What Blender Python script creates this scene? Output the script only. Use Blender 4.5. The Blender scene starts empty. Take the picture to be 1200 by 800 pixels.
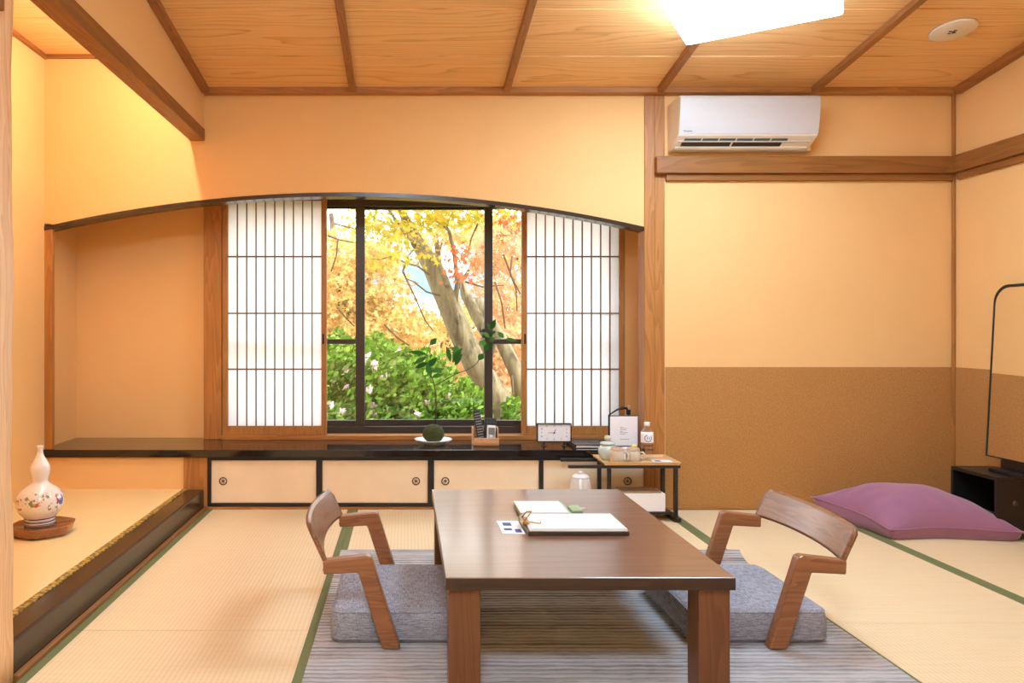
import bpy, bmesh, math, random
from mathutils import Vector, Matrix
random.seed(7)
S = bpy.context.scene
C = S.collection
PI = math.pi
F, CX, CY, H = 860.0, 476.0, 386.0, 0.98      # focal length in pixels, principal point, eye height
D = 4.01                                       # distance of the window wall

def at(px, py, Y):
    return Vector(((px - CX) * Y / F, Y, H - (py - CY) * Y / F))

# ------------------------------------------------------------------ materials
class NT:
    def __init__(s, name):
        s.m = bpy.data.materials.new(name); s.m.use_nodes = True
        s.t = s.m.node_tree; s.t.nodes.clear()
        s.out = s.t.nodes.new('ShaderNodeOutputMaterial')
    def n(s, typ, **kw):
        nd = s.t.nodes.new('ShaderNode' + typ)
        ins = kw.pop('ins', {})
        for k, v in kw.items(): setattr(nd, k, v)
        for k, v in ins.items():
            if isinstance(v, bpy.types.NodeSocket): s.t.links.new(v, nd.inputs[k])
            else:
                if isinstance(v, (tuple, list)) and len(v) == 3 and nd.inputs[k].type == 'RGBA': v = (*v, 1)
                nd.inputs[k].default_value = v
        return nd
    def math(s, op, a, b=0.0, c=0.0):
        nd = s.n('Math', operation=op, ins={0: a, 1: b})
        return nd.outputs[0]
    def ramp(s, fac, stops, interp='LINEAR'):
        nd = s.n('ValToRGB', ins={0: fac}); cr = nd.color_ramp; cr.interpolation = interp
        while len(cr.elements) < len(stops): cr.elements.new(0.5)
        for e, (p, c) in zip(cr.elements, stops):
            e.position = p; e.color = (*c, 1) if len(c) == 3 else c
        return nd.outputs[0]
    def coords(s, kind='Object', scale=(1, 1, 1), loc=(0, 0, 0)):
        tc = s.n('TexCoord')
        mp = s.n('Mapping', ins={'Vector': tc.outputs[kind], 'Scale': scale, 'Location': loc})
        return mp.outputs[0]
    def noise(s, vec, scale, detail=4.0, rough=0.55, dist=0.0):
        nd = s.n('TexNoise', ins={'Vector': vec, 'Scale': scale, 'Detail': detail, 'Roughness': rough, 'Distortion': dist})
        return nd.outputs[0]
    def mix(s, fac, a, b, blend='MIX'):
        nd = s.n('Mix', data_type='RGBA', blend_type=blend)
        for i, v in ((0, fac), (6, a), (7, b)):
            if isinstance(v, bpy.types.NodeSocket): s.t.links.new(v, nd.inputs[i])
            else: nd.inputs[i].default_value = (*v, 1) if isinstance(v, (tuple, list)) and len(v) == 3 else v
        return nd.outputs[2]
    def bump(s, h, strength=0.2, dist=0.01):
        return s.n('Bump', ins={'Height': h, 'Strength': strength, 'Distance': dist}).outputs[0]
    def pbr(s, col, rough=0.5, bump=None, **kw):
        ins = {'Base Color': col, 'Roughness': rough}
        if bump is not None: ins['Normal'] = bump
        ins.update(kw)
        b = s.n('BsdfPrincipled', ins=ins)
        s.t.links.new(b.outputs[0], s.out.inputs[0]); return s.m
    def surf(s, sock):
        s.t.links.new(sock, s.out.inputs[0]); return s.m

def plain(name, col, rough=0.5, nscale=60.0, var=0.08, **kw):
    """single-coloured surface with a little procedural mottling"""
    t = NT(name); v = t.coords()
    n = t.noise(v, nscale, 3)
    c = t.ramp(n, [(0.3, tuple(x * (1 - var) for x in col)), (0.7, tuple(min(1, x * (1 + var)) for x in col))])
    return t.pbr(c, rough, t.bump(n, 0.05, 0.002), **kw)

def wood(name, dark, light, axis='X', fine=1.0, rough=0.45, spec=0.4, coat=0.0, contrast=1.0):
    t = NT(name)
    sc = {'X': (0.7, 9, 9), 'Y': (9, 0.7, 9), 'Z': (9, 9, 0.7)}[axis]
    sc = tuple(x * fine for x in sc)
    v = t.coords('Object', sc)
    big = t.noise(v, 1.3, 2, 0.5, 0.6)
    rings = t.math('FRACT', t.math('MULTIPLY', big, 9.0 * contrast))
    rings = t.ramp(rings, [(0.0, (0.35,) * 3), (0.55, (0.75,) * 3), (0.92, (0.9,) * 3), (1.0, (0.35,) * 3)])
    sc2 = tuple(x * 7 for x in sc)
    fib = t.noise(t.coords('Object', sc2), 1.0, 4, 0.6)
    f = t.math('ADD', t.math('MULTIPLY', rings, 0.6), t.math('MULTIPLY', fib, 0.4))
    c = t.ramp(f, [(0.25, dark), (0.8, light)])
    return t.pbr(c, rough, t.bump(fib, 0.08, 0.002), **{'Specular IOR Level': spec, 'Coat Weight': coat, 'Coat Roughness': 0.15})

M = {}
def plaster(name, a, b):
    t = NT(name); v = t.coords()
    n1 = t.noise(v, 2.2, 3); n2 = t.noise(v, 260, 2)
    c = t.mix(t.math('MULTIPLY', n2, 0.25), t.ramp(n1, [(0.3, a), (0.7, b)]), tuple(x * 0.8 for x in a))
    return t.pbr(c, 0.9, t.bump(n2, 0.15, 0.003), **{'Specular IOR Level': 0.15})
M['plaster'] = plaster('ochre_plaster', (0.81, 0.505, 0.212), (0.84, 0.53, 0.226))
def dado():
    t = NT('dado_paper'); v = t.coords()
    n = t.noise(v, 190, 3, 0.7); n1 = t.noise(v, 3, 2)
    c = t.ramp(n, [(0.3, (0.33, 0.155, 0.04)), (0.7, (0.57, 0.29, 0.095))])
    c = t.mix(t.math('MULTIPLY', n1, 0.2), c, (0.40, 0.20, 0.07))
    return t.pbr(c, 0.85, t.bump(n, 0.3, 0.003), **{'Specular IOR Level': 0.2})
M['dado'] = dado()
M['hinoki_x'] = wood('hinoki_wood_x', (0.29, 0.115, 0.026), (0.47, 0.205, 0.052), 'X')
M['hinoki_y'] = wood('hinoki_wood_y', (0.29, 0.115, 0.026), (0.47, 0.205, 0.052), 'Y')
M['hinoki_z'] = wood('hinoki_wood_z', (0.29, 0.115, 0.026), (0.48, 0.21, 0.054), 'Z')
M['rail_x'] = wood('rail_wood_x', (0.20, 0.077, 0.017), (0.32, 0.13, 0.032), 'X')
M['rail_y'] = wood('rail_wood_y', (0.20, 0.077, 0.017), (0.32, 0.13, 0.032), 'Y')
M['pale_z'] = wood('pale_post_wood', (0.66, 0.36, 0.16), (0.86, 0.57, 0.31), 'Z', 1.4)
M['batten_y'] = wood('batten_wood', (0.23, 0.085, 0.022), (0.38, 0.155, 0.045), 'Y')
def ceil_mat(name, cols):
    t = NT(name)
    uv = t.n('UVMap').outputs[0]
    m1 = t.n('Mapping', ins={'Vector': uv, 'Scale': (0.42, 0.9, 1)}).outputs[0]
    b = t.noise(m1, 2.2, 2, 0.45, 0.2)
    sep = t.n('SeparateXYZ', ins={0: uv})
    fr = t.math('FRACT', sep.outputs[1])
    d = t.math('SUBTRACT', fr, 0.5); d2 = t.math('MULTIPLY', d, d)
    f = t.math('ADD', t.math('MULTIPLY', b, 7.0), t.math('MULTIPLY', d2, 26.0))
    r = t.math('FRACT', f)
    r = t.ramp(r, [(0.0, (0.55,) * 3), (0.6, (0.45,) * 3), (0.93, (0.05,) * 3), (1.0, (0.5,) * 3)])
    m2 = t.n('Mapping', ins={'Vector': uv, 'Scale': (2, 70, 1)}).outputs[0]
    fib = t.noise(m2, 1.0, 4, 0.6)
    x = t.math('ADD', t.math('MULTIPLY', r, 0.45), t.math('MULTIPLY', fib, 0.65))
    return t.pbr(t.ramp(x, [(0.2, cols[0]), (0.42, cols[1]), (0.65, cols[2])]), 0.42, **{'Specular IOR Level': 0.35})
M['ceil'] = ceil_mat('ceiling_boards', [(0.42, 0.20, 0.065), (0.80, 0.46, 0.18), (0.88, 0.56, 0.25)])
def lacquer(name, col, rough=0.08):
    t = NT(name); n = t.noise(t.coords(), 6, 2)
    return t.pbr(t.ramp(n, [(0.3, col), (0.7, tuple(x * 1.4 for x in col))]), rough, **{'Specular IOR Level': 0.5, 'Coat Weight': 0.3, 'Coat Roughness': 0.05})
M['lacquer'] = lacquer('black_lacquer', (0.012, 0.008, 0.006))
M['kamachi'] = plain('brown_black_lacquer', (0.040, 0.022, 0.011), 0.24, 20, 0.15, **{'Specular IOR Level': 0.45})
M['black'] = plain('black_stained_wood', (0.014, 0.011, 0.010), 0.35)
M['blackmatte'] = plain('matte_black', (0.010, 0.010, 0.010), 0.6)
def tatami(name, a, b):
    t = NT(name); tc = t.n('TexCoord').outputs['Object']
    w = t.n('TexWave', wave_type='BANDS', bands_direction='X', wave_profile='SIN', ins={'Vector': tc, 'Scale': 20.0, 'Distortion': 0.0}).outputs[1]
    v2 = t.n('Mapping', ins={'Vector': tc, 'Scale': (5, 320, 5)}).outputs[0]
    n = t.noise(v2, 1.0, 3, 0.6)
    n0 = t.noise(tc, 1.7, 2)
    c = t.ramp(n, [(0.25, a), (0.75, b)])
    c = t.mix(t.math('MULTIPLY', n0, 0.25), c, tuple(x * 0.85 for x in a))
    wr = t.ramp(w, [(0.0, (1,) * 3), (0.25, (0,) * 3)])
    c = t.mix(t.math('MULTIPLY', wr, 0.28), c, tuple(x * 0.6 for x in a))
    h = t.math('ADD', t.math('MULTIPLY', w, 0.7), t.math('MULTIPLY', n, 0.5))
    return t.pbr(c, 0.6, t.bump(h, 0.25, 0.003), **{'Specular IOR Level': 0.3})
M['tatami'] = tatami('tatami_straw', (0.73, 0.57, 0.325), (0.83, 0.68, 0.43))
M['toko_mat'] = tatami('alcove_straw', (0.80, 0.62, 0.30), (0.88, 0.70, 0.37))
def cloth(name, a, b, scale=900, rough=0.9, sheen=0.0, dirs=(1, 1, 1)):
    t = NT(name); tc = t.n('TexCoord').outputs['Object']
    v1 = t.n('Mapping', ins={'Vector': tc, 'Scale': (0.09, 1, 1)}).outputs[0]
    v2 = t.n('Mapping', ins={'Vector': tc, 'Scale': (1, 0.09, 1)}).outputs[0]
    n1 = t.noise(v1, scale, 2); n2 = t.noise(v2, scale, 2)
    f = t.math('MULTIPLY', t.math('ADD', n1, n2), 0.5)
    big = t.noise(tc, 5, 2)
    f = t.math('ADD', f, t.math('MULTIPLY', t.math('SUBTRACT', big, 0.5), 0.15))
    return t.pbr(t.ramp(f, [(0.36, a), (0.62, b)]), rough, t.bump(f, 0.3, 0.002), **{'Specular IOR Level': 0.2, 'Sheen Weight': sheen})
M['greycloth'] = cloth('grey_woven_cloth', (0.13, 0.135, 0.155), (0.40, 0.41, 0.46), 420)
M['heri'] = cloth('green_edging_cloth', (0.12, 0.135, 0.05), (0.20, 0.22, 0.095), 900)
M['purple'] = cloth('purple_cotton', (0.285, 0.12, 0.205), (0.34, 0.155, 0.25), 1500, 0.85, 0.4)
def gold():
    t = NT('gold_brocade'); v = t.coords('Object', (60, 60, 60))
    c = t.n('TexVoronoi', ins={'Vector': v, 'Scale': 1.0}).outputs[0]
    return t.pbr(t.ramp(c, [(0.3, (0.62, 0.40, 0.07)), (0.6, (0.16, 0.10, 0.02))]), 0.5)
M['gold'] = gold()
def rug():
    t = NT('ribbed_grey_rug'); tc = t.n('TexCoord').outputs['Object']
    v = t.n('Mapping', ins={'Vector': tc, 'Scale': (1.2, 26, 1)}).outputs[0]
    n = t.noise(v, 1.6, 4, 0.65)
    n2 = t.noise(tc, 7, 4, 0.6, 1.0)
    w = t.n('TexWave', bands_direction='Y', ins={'Vector': tc, 'Scale': 13.0, 'Distortion': 1.2, 'Detail': 1.0, 'Detail Scale': 2.0}).outputs[1]
    f = t.math('ADD', t.math('MULTIPLY', n, 0.65), t.math('ADD', t.math('MULTIPLY', w, 0.18), t.math('MULTIPLY', n2, 0.3)))
    c = t.ramp(f, [(0.36, (0.075, 0.073, 0.073)), (0.68, (0.45, 0.46, 0.465))])
    return t.pbr(c, 0.75, t.bump(t.math('ADD', w, t.math('MULTIPLY', n2, 0.4)), 0.5, 0.008), **{'Sheen Weight': 0.5, 'Specular IOR Level': 0.2})
M['rug'] = rug()
M['tabletop'] = wood('table_top_walnut', (0.13, 0.062, 0.036), (0.21, 0.10, 0.058), 'X', 0.6, 0.3, 0.8, 0.55)
M['tableedge'] = wood('table_edge_walnut', (0.035, 0.018, 0.008), (0.065, 0.033, 0.015), 'X', 0.8, 0.35)
M['tableleg'] = wood('table_leg_walnut', (0.12, 0.045, 0.014), (0.19, 0.075, 0.025), 'Z', 1.0, 0.4)
M['walnut_x'] = wood('chair_walnut_x', (0.17, 0.062, 0.022), (0.34, 0.14, 0.052), 'X', 1.6, 0.35, 0.5, 0.1)
M['walnut_y'] = wood('chair_walnut_y', (0.15, 0.06, 0.026), (0.31, 0.135, 0.06), 'Y', 1.4, 0.3, 0.5, 0.15)
M['shojiwood'] = wood('shoji_wood', (0.30, 0.125, 0.03), (0.46, 0.21, 0.058), 'Z', 2)
M['kumiko'] = plain('shoji_lattice_wood', (0.16, 0.075, 0.03), 0.6)
def paper(name, col, tr=0.5):
    t = NT(name); n = t.noise(t.coords(), 40, 3)
    c = t.ramp(n, [(0.3, tuple(x * 0.97 for x in col)), (0.7, col)])
    d = t.n('BsdfDiffuse', ins={0: c}); l = t.n('BsdfTranslucent', ins={0: c})
    return t.surf(t.n('MixShader', ins={0: tr, 1: d.outputs[0], 2: l.outputs[0]}).outputs[0])
M['shojipaper'] = paper('shoji_paper', (0.95, 0.945, 0.955), 0.7)
M['bronze'] = plain('bronze_aluminium', (0.05, 0.04, 0.034), 0.35, **{'Metallic': 0.3})
def glass(name, tint=(0.97, 0.985, 0.98), lo=0.05, hi=0.55):
    t = NT(name)
    fc = t.n('LayerWeight', ins={0: 0.5}).outputs['Facing']
    f = t.math('ADD', t.math('MULTIPLY', t.math('POWER', fc, 4.0), hi), lo)
    g = t.n('BsdfGlossy', ins={'Color': (1, 1, 1), 'Roughness': 0.02}); tr = t.n('BsdfTransparent', ins={0: tint})
    return t.surf(t.n('MixShader', ins={0: f, 1: tr.outputs[0], 2: g.outputs[0]}).outputs[0])
M['glass'] = glass('window_glass')
M['door_paper'] = plain('fusuma_paper', (0.86, 0.70, 0.47), 0.8, 8, 0.03)
M['white'] = plain('white_plastic', (0.82, 0.80, 0.78), 0.35, 60, 0.012)
M['acwhite'] = plain('satin_white_panel', (0.54, 0.515, 0.50), 0.3, 60, 0.012)
M['offwhite'] = plain('off_white_plastic', (0.76, 0.70, 0.60), 0.4, 60, 0.012)
M['paper'] = plain('white_paper', (0.86, 0.85, 0.84), 0.7, 30, 0.02)
M['grey'] = plain('grey_plastic', (0.25, 0.25, 0.25), 0.5)
M['ink'] = plain('grey_ink', (0.30, 0.29, 0.30), 0.8)
M['blue'] = plain('blue_print', (0.03, 0.05, 0.22), 0.6)
M['greentag'] = plain('pale_green_rubber', (0.33, 0.45, 0.25), 0.6)
M['yellow'] = plain('yellow_packet', (0.80, 0.70, 0.12), 0.5)
M['celadon'] = plain('celadon_glaze', (0.55, 0.64, 0.56), 0.15, 20, 0.06, **{'Coat Weight': 0.4})
M['mug'] = plain('beige_stoneware', (0.66, 0.56, 0.42), 0.3)
M['mugrim'] = plain('tan_stoneware', (0.50, 0.33, 0.19), 0.4)
M['tan'] = plain('tan_card', (0.36, 0.21, 0.10), 0.7)
M['traywood'] = wood('tray_wood', (0.56, 0.33, 0.14), (0.72, 0.47, 0.22), 'X', 1.5)
M['holder'] = wood('remote_holder_wood', (0.46, 0.24, 0.10), (0.62, 0.36, 0.17), 'X', 2)
M['brass'] = plain('brass', (0.60, 0.36, 0.10), 0.25, **{'Metallic': 1.0})
M['steel'] = plain('dark_metal', (0.10, 0.09, 0.08), 0.3, **{'Metallic': 0.8})
M['lcd'] = plain('grey_lcd', (0.16, 0.18, 0.15), 0.3)
M['slot'] = plain('dark_slot', (0.012, 0.014, 0.014), 0.5)
M['slotgreen'] = plain('teal_grille', (0.05, 0.09, 0.09), 0.4)
M['stand'] = wood('vase_stand_wood', (0.18, 0.06, 0.02), (0.36, 0.13, 0.045), 'X', 2, 0.15, 0.5, 0.4)
M['moss'] = None
def moss():
    t = NT('moss'); n = t.noise(t.coords(), 130, 4, 0.7)
    return t.pbr(t.ramp(n, [(0.3, (0.02, 0.028, 0.006)), (0.7, (0.12, 0.13, 0.03))]), 0.95, t.bump(n, 1.0, 0.01))
M['moss'] = moss()
M['plate'] = plain('pale_blue_porcelain', (0.68, 0.76, 0.76), 0.12)
def mirror():
    t = NT('mirror_silver')
    n = t.noise(t.coords(), 3, 2)
    c = t.ramp(n, [(0.0, (0.92, 0.91, 0.88)), (1.0, (0.94, 0.93, 0.90))])
    return t.surf(t.n('BsdfGlossy', ins={0: c, 'Roughness': 0.012}).outputs[0])
M['mirror'] = mirror()
def emit(name, col, st):
    t = NT(name)
    return t.surf(t.n('Emission', ins={0: col, 1: st}).outputs[0])
M['lamp'] = emit('lamp_diffuser', (0.72, 0.98, 1.27), 26.0)
M['lamp_side'] = emit('lamp_side_panel', (0.76, 0.98, 1.22), 14.0)
M['lamp_fill_side'] = emit('fill_lamp_side_panel', (0.76, 0.98, 1.22), 34.0)
M['lamp_fill'] = emit('fill_lamp_diffuser', (0.72, 0.98, 1.27), 59.0)  # glow of the added fill lamp behind the viewer, sides above
M['tube'] = emit('warm_tube', (1.0, 0.95, 0.80), 76.0)
def vase_mat():
    t = NT('painted_porcelain'); tc = t.n('TexCoord').outputs['Object']
    base = (0.84, 0.80, 0.74)
    sep = t.n('SeparateXYZ', ins={0: tc})
    n = t.noise(tc, 55, 3, 0.6)
    col = t.mix(0.0, base, base)
    # small painted flower sprays around the belly
    for (a, z, r, c, th) in [(-75, .112, .026, (0.55, 0.14, 0.05), .55), (-12, .112, .024, (0.45, 0.08, 0.08), .5), (-2, .098, .024, (0.10, 0.16, 0.42), .52),
                             (-35, .086, .018, (0.36, 0.20, 0.10), .55), (-85, .122, .03, (0.22, 0.33, 0.16), .57), (-20, .068, .018, (0.20, 0.34, 0.28), .55),
                             (-48, .128, .02, (0.20, 0.30, 0.20), .58), (-120, .10, .026, (0.5, 0.12, 0.06), .55), (100, .1, .03, (0.12, 0.2, 0.45), .54), (20, .12, .02, (0.2, 0.3, 0.2), .56)]:
        p = (0.088 * math.cos(math.radians(a)), 0.088 * math.sin(math.radians(a)), z)
        dist = t.n('VectorMath', operation='DISTANCE', ins={0: tc, 1: p}).outputs['Value']
        f = t.math('MULTIPLY', t.math('LESS_THAN', dist, r), t.math('GREATER_THAN', n, th - 0.03))
        col = t.mix(f, col, c)
    for zz, w in ((.031, .002), (.017, .0022), (.0065, .0015)):
        f = t.math('LESS_THAN', t.math('ABSOLUTE', t.math('SUBTRACT', sep.outputs[2], zz)), w)
        col = t.mix(f, col, (0.05, 0.04, 0.05))
    return t.pbr(col, 0.12, **{'Coat Weight': 0.5})
M['vase'] = vase_mat()
def leafmat(name, stops, trans=0.5):
    t = NT(name)
    r = t.n('NewGeometry').outputs['Random Per Island']
    c = t.ramp(r, stops)
    d = t.n('BsdfDiffuse', ins={0: c}); l = t.n('BsdfTranslucent', ins={0: c})
    return t.surf(t.n('MixShader', ins={0: trans, 1: d.outputs[0], 2: l.outputs[0]}).outputs[0])
M['leaf_lime'] = leafmat('lime_maple_leaves', [(0, (0.277, 0.33, 0.02)), (0.4, (0.475, 0.409, 0.04)), (0.75, (0.562, 0.396, 0.047)), (1, (0.528, 0.277, 0.053))])
M['leaf_orange'] = leafmat('orange_maple_leaves', [(0, (0.515, 0.277, 0.066)), (0.35, (0.568, 0.4, 0.132)), (0.7, (0.581, 0.508, 0.207)), (0.9, (0.562, 0.323, 0.165)), (1, (0.364, 0.169, 0.05))])
M['leaf_pink'] = leafmat('coral_maple_leaves', [(0, (0.586, 0.3, 0.172)), (0.5, (0.607, 0.435, 0.273)), (1, (0.593, 0.345, 0.109))])
M['leaf_red'] = leafmat('red_maple_leaves', [(0, (0.54, 0.086, 0.043)), (1, (0.576, 0.187, 0.072))])
M['leaf_green'] = leafmat('bright_green_leaves', [(0, (0.024, 0.073, 0.007)), (0.3, (0.061, 0.155, 0.013)), (0.7, (0.124, 0.238, 0.028)), (1, (0.2, 0.301, 0.073))], 0.35)
M['leaf_dark'] = leafmat('dark_green_leaves', [(0, (0.02, 0.05, 0.01)), (0.6, (0.06, 0.14, 0.03)), (1, (0.14, 0.26, 0.07))], 0.2)
M['petal'] = leafmat('pink_petals', [(0, (0.576, 0.324, 0.396)), (0.6, (0.634, 0.475, 0.533)), (1, (0.648, 0.576, 0.605))], 0.3)
M['plantleaf'] = leafmat('glossy_plant_leaves', [(0, (0.02, 0.07, 0.015)), (0.6, (0.05, 0.15, 0.03)), (1, (0.09, 0.24, 0.045))], 0.3)
def bark():
    t = NT('maple_bark'); v = t.coords('Object', (9, 9, 1.6))
    n = t.noise(v, 1.6, 5, 0.6, 0.8)
    return t.pbr(t.ramp(n, [(0.3, (0.03, 0.023, 0.011)), (0.5, (0.13, 0.107, 0.058)), (0.75, (0.23, 0.195, 0.115))]), 0.9, t.bump(n, 0.5, 0.02))
M['bark'] = bark()
M['twig'] = plain('dark_twig', (0.08, 0.045, 0.025), 0.9)
def soil():
    t = NT('garden_soil'); n = t.noise(t.coords(), 5, 5)
    return t.pbr(t.ramp(n, [(0.3, (0.20, 0.15, 0.07)), (0.7, (0.50, 0.38, 0.2))]), 0.95)
M['soil'] = soil()
M['roofwall'] = plain('outer_wall_render', (0.5, 0.45, 0.38), 0.9, 30)
M['clear'] = glass('clear_plastic', (0.95, 0.97, 0.98), 0.08, 0.5)

# ------------------------------------------------------------------ mesh helpers
class MB:
    def __init__(s): s.bm = bmesh.new(); s.uv = None
    def _tag(s, faces, mi, smooth):
        for f in faces: f.material_index = mi; f.smooth = smooth
    def box(s, x0, x1, y0, y1, z0, z1, bev=0.0, seg=2, mi=0, mat=None, smooth=False):
        before = set(s.bm.faces)
        r = bmesh.ops.create_cube(s.bm, size=1.0)
        for v in r['verts']:
            v.co = Vector((x0 + (v.co.x + .5) * (x1 - x0), y0 + (v.co.y + .5) * (y1 - y0), z0 + (v.co.z + .5) * (z1 - z0)))
        vs = r['verts']
        if bev > 0:
            es = list({e for v in vs for e in v.link_edges})
            bmesh.ops.bevel(s.bm, geom=es, offset=bev, segments=seg, profile=0.5, affect='EDGES')
        nf = [f for f in s.bm.faces if f not in before]
        if mat is not None:
            for v in {v for f in nf for v in f.verts}: v.co = mat @ v.co
        s._tag(nf, mi, smooth); return nf
    def prism(s, pts, axis, a, b, bev=0.0, mi=0, smooth=False, seg=2):
        """polygon pts (2-D) extruded along axis from a to b; axis X: (y,z); Y: (x,z); Z: (x,y)"""
        def P(p, t): return {'X': (t, p[0], p[1]), 'Y': (p[0], t, p[1]), 'Z': (p[0], p[1], t)}[axis]
        before = set(s.bm.faces)
        A = [s.bm.verts.new(P(p, a)) for p in pts]; B = [s.bm.verts.new(P(p, b)) for p in pts]
        n = len(pts)
        fs = [s.bm.faces.new(A), s.bm.faces.new(B[::-1])]
        for i in range(n): fs.append(s.bm.faces.new((A[i], B[i], B[(i + 1) % n], A[(i + 1) % n])))
        bmesh.ops.recalc_face_normals(s.bm, faces=fs)
        if bev > 0:
            es = list({e for f in fs for e in f.edges})
            bmesh.ops.bevel(s.bm, geom=es, offset=bev, segments=seg, profile=0.5, affect='EDGES')
        nf = [f for f in s.bm.faces if f not in before]
        s._tag(nf, mi, smooth); return nf
    def rings(s, rings, closed=True, cap=True, mi=0, smooth=True):
        before = set(s.bm.faces)
        R = [[s.bm.verts.new(p) for p in r] for r in rings]
        n = len(R[0])
        fs = []
        for a, b in zip(R, R[1:]):
            for i in range(n if closed else n - 1):
                fs.append(s.bm.faces.new((a[i], a[(i + 1) % n], b[(i + 1) % n], b[i])))
        if cap:
            fs.append(s.bm.faces.new(R[0][::-1])); fs.append(s.bm.faces.new(R[-1]))
        bmesh.ops.recalc_face_normals(s.bm, faces=fs)
        s._tag(fs, mi, smooth); return fs
    def lathe(s, prof, c=(0, 0, 0), n=32, mi=0, cap=True, axis='Z'):
        def P(r, h, a):
            x, y = r * math.cos(a), r * math.sin(a)
            if axis == 'Z': return (c[0] + x, c[1] + y, c[2] + h)
            if axis == 'Y': return (c[0] + x, c[1] + h, c[2] + y)
            return (c[0] + h, c[1] + x, c[2] + y)
        return s.rings([[P(max(r, 1e-5), h, 2 * PI * i / n) for i in range(n)] for r, h in prof], True, cap, mi)
    def tube(s, pts, rad, n=8, mi=0, cap=True):
        pts = [Vector(p) for p in pts]
        if not isinstance(rad, (list, tuple)): rad = [rad] * len(pts)
        rings = []
        up = Vector((0, 0, 1))
        t0 = (pts[1] - pts[0]).normalized()
        if abs(t0.dot(up)) > 0.9: up = Vector((1, 0, 0))
        x = t0.cross(up).normalized()
        for i, p in enumerate(pts):
            t = (pts[min(i + 1, len(pts) - 1)] - pts[max(i - 1, 0)]).normalized()
            x = (x - t * x.dot(t)).normalized(); y = t.cross(x)
            rings.append([p + (x * math.cos(2 * PI * k / n) + y * math.sin(2 * PI * k / n)) * rad[i] for k in range(n)])
        return s.rings(rings, True, cap, mi)
    def ball(s, c, r, sx=1, sy=1, sz=1, mi=0, u=24, v=14):
        before = set(s.bm.faces)
        q = bmesh.ops.create_uvsphere(s.bm, u_segments=u, v_segments=v, radius=r)
        for w in q['verts']: w.co = Vector((c[0] + w.co.x * sx, c[1] + w.co.y * sy, c[2] + w.co.z * sz))
        s._tag([f for f in s.bm.faces if f not in before], mi, True)
    def poly(s, pts, mi=0):
        f = s.bm.faces.new([s.bm.verts.new(p) for p in pts]); f.material_index = mi; return f
    def build(s, name, mats, parent=None, mod=None):
        me = bpy.data.meshes.new(name); s.bm.to_mesh(me); s.bm.free()
        return link(name, me, mats, parent)

def link(name, me, mats, parent=None):
    if not isinstance(mats, (list, tuple)): mats = [mats]
    for m in mats: me.materials.append(m)
    o = bpy.data.objects.new(name, me); C.objects.link(o)
    if parent is not None: o.parent = parent
    return o
def tag(o, label, cat, group=None, kind=None):
    o['label'] = label; o['category'] = cat
    if group: o['group'] = group
    if kind: o['kind'] = kind
    return o
def thing(name, label, cat, loc=(0, 0, 0), rotz=0.0, group=None):
    o = bpy.data.objects.new(name, None); C.objects.link(o); o.empty_display_size = 0.1
    o.location = loc; o.rotation_euler = (0, 0, rotz)
    return tag(o, label, cat, group)
def struct(name, mb, mats, label, cat):
    return tag(mb.build(name, mats), label, cat, None, 'structure')
def bx(*a, **k):
    m = MB(); m.box(*a, **k); return m
def text(name, body, size, mat, parent, loc, rot=(PI / 2, 0, 0), ext=0.0004, align='CENTER'):
    c = bpy.data.curves.new(name, 'FONT'); c.body = body; c.size = size; c.extrude = ext
    c.align_x = align; c.align_y = 'CENTER'; c.materials.append(mat)
    tmp = bpy.data.objects.new('lettering_source', c)
    me = bpy.data.meshes.new_from_object(tmp); bpy.data.objects.remove(tmp); bpy.data.curves.remove(c)
    o = bpy.data.objects.new(name, me); C.objects.link(o); o.location = loc; o.rotation_euler = rot; o.parent = parent
    return o
def dup(root, loc, rotz=0.0, label=None):
    r = root.copy(); C.objects.link(r); r.location = loc; r.rotation_euler = (0, 0, rotz)
    if label: r['label'] = label
    for ch in list(root.children):
        c = ch.copy(); C.objects.link(c); c.parent = r
        for g in ch.children:
            d = g.copy(); C.objects.link(d); d.parent = c
    return r

# ------------------------------------------------------------------ room shell
XL, XH, XR = -1.977, -1.10, 2.993            # alcove wall, header plane, right wall
YN = -1.3                                     # wall behind the viewer
CZ = 2.28                                     # ceiling height at the window wall
SL = 0.149                                    # ceiling rises toward the viewer
def cz(y): return CZ + SL * (D - y)

struct('floor', bx(-2.1, 3.1, YN, 4.6, -0.2, -0.056), M['soil'], 'wooden subfloor beneath the straw mats', 'floor')

# sloping board ceiling
m = MB(); uvl = m.bm.loops.layers.uv.new('UVMap')
ys = [4.02, 3.635, 3.235]
while ys[-1] > YN: ys.append(ys[-1] - 0.4)
for i, (y1, y0) in enumerate(zip(ys, ys[1:])):
    b0 = y0 + 0.002
    fs = m.prism([(b0, cz(b0) - 0.004), (y1, cz(y1)), (y1, cz(y1) + 0.012), (b0, cz(b0) + 0.008)], 'X', XH - 0.02, XR + 0.02)
    off = random.uniform(0, 50)
    for f in fs:
        for l in f.loops:
            l[uvl].uv = (l.vert.co.x + off, i + (l.vert.co.y - y0) / (y1 - y0) * 0.98 + 0.01)
m.prism([(YN - .1, cz(YN - .1) + .02), (4.05, cz(4.05) + .02), (4.05, cz(4.05) + .08), (YN - .1, cz(YN - .1) + .08)], 'X', XH - .05, XR + .1)
struct('ceiling', m, M['ceil'], 'sloping ceiling of wide honey-brown boards', 'ceiling')

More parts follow.
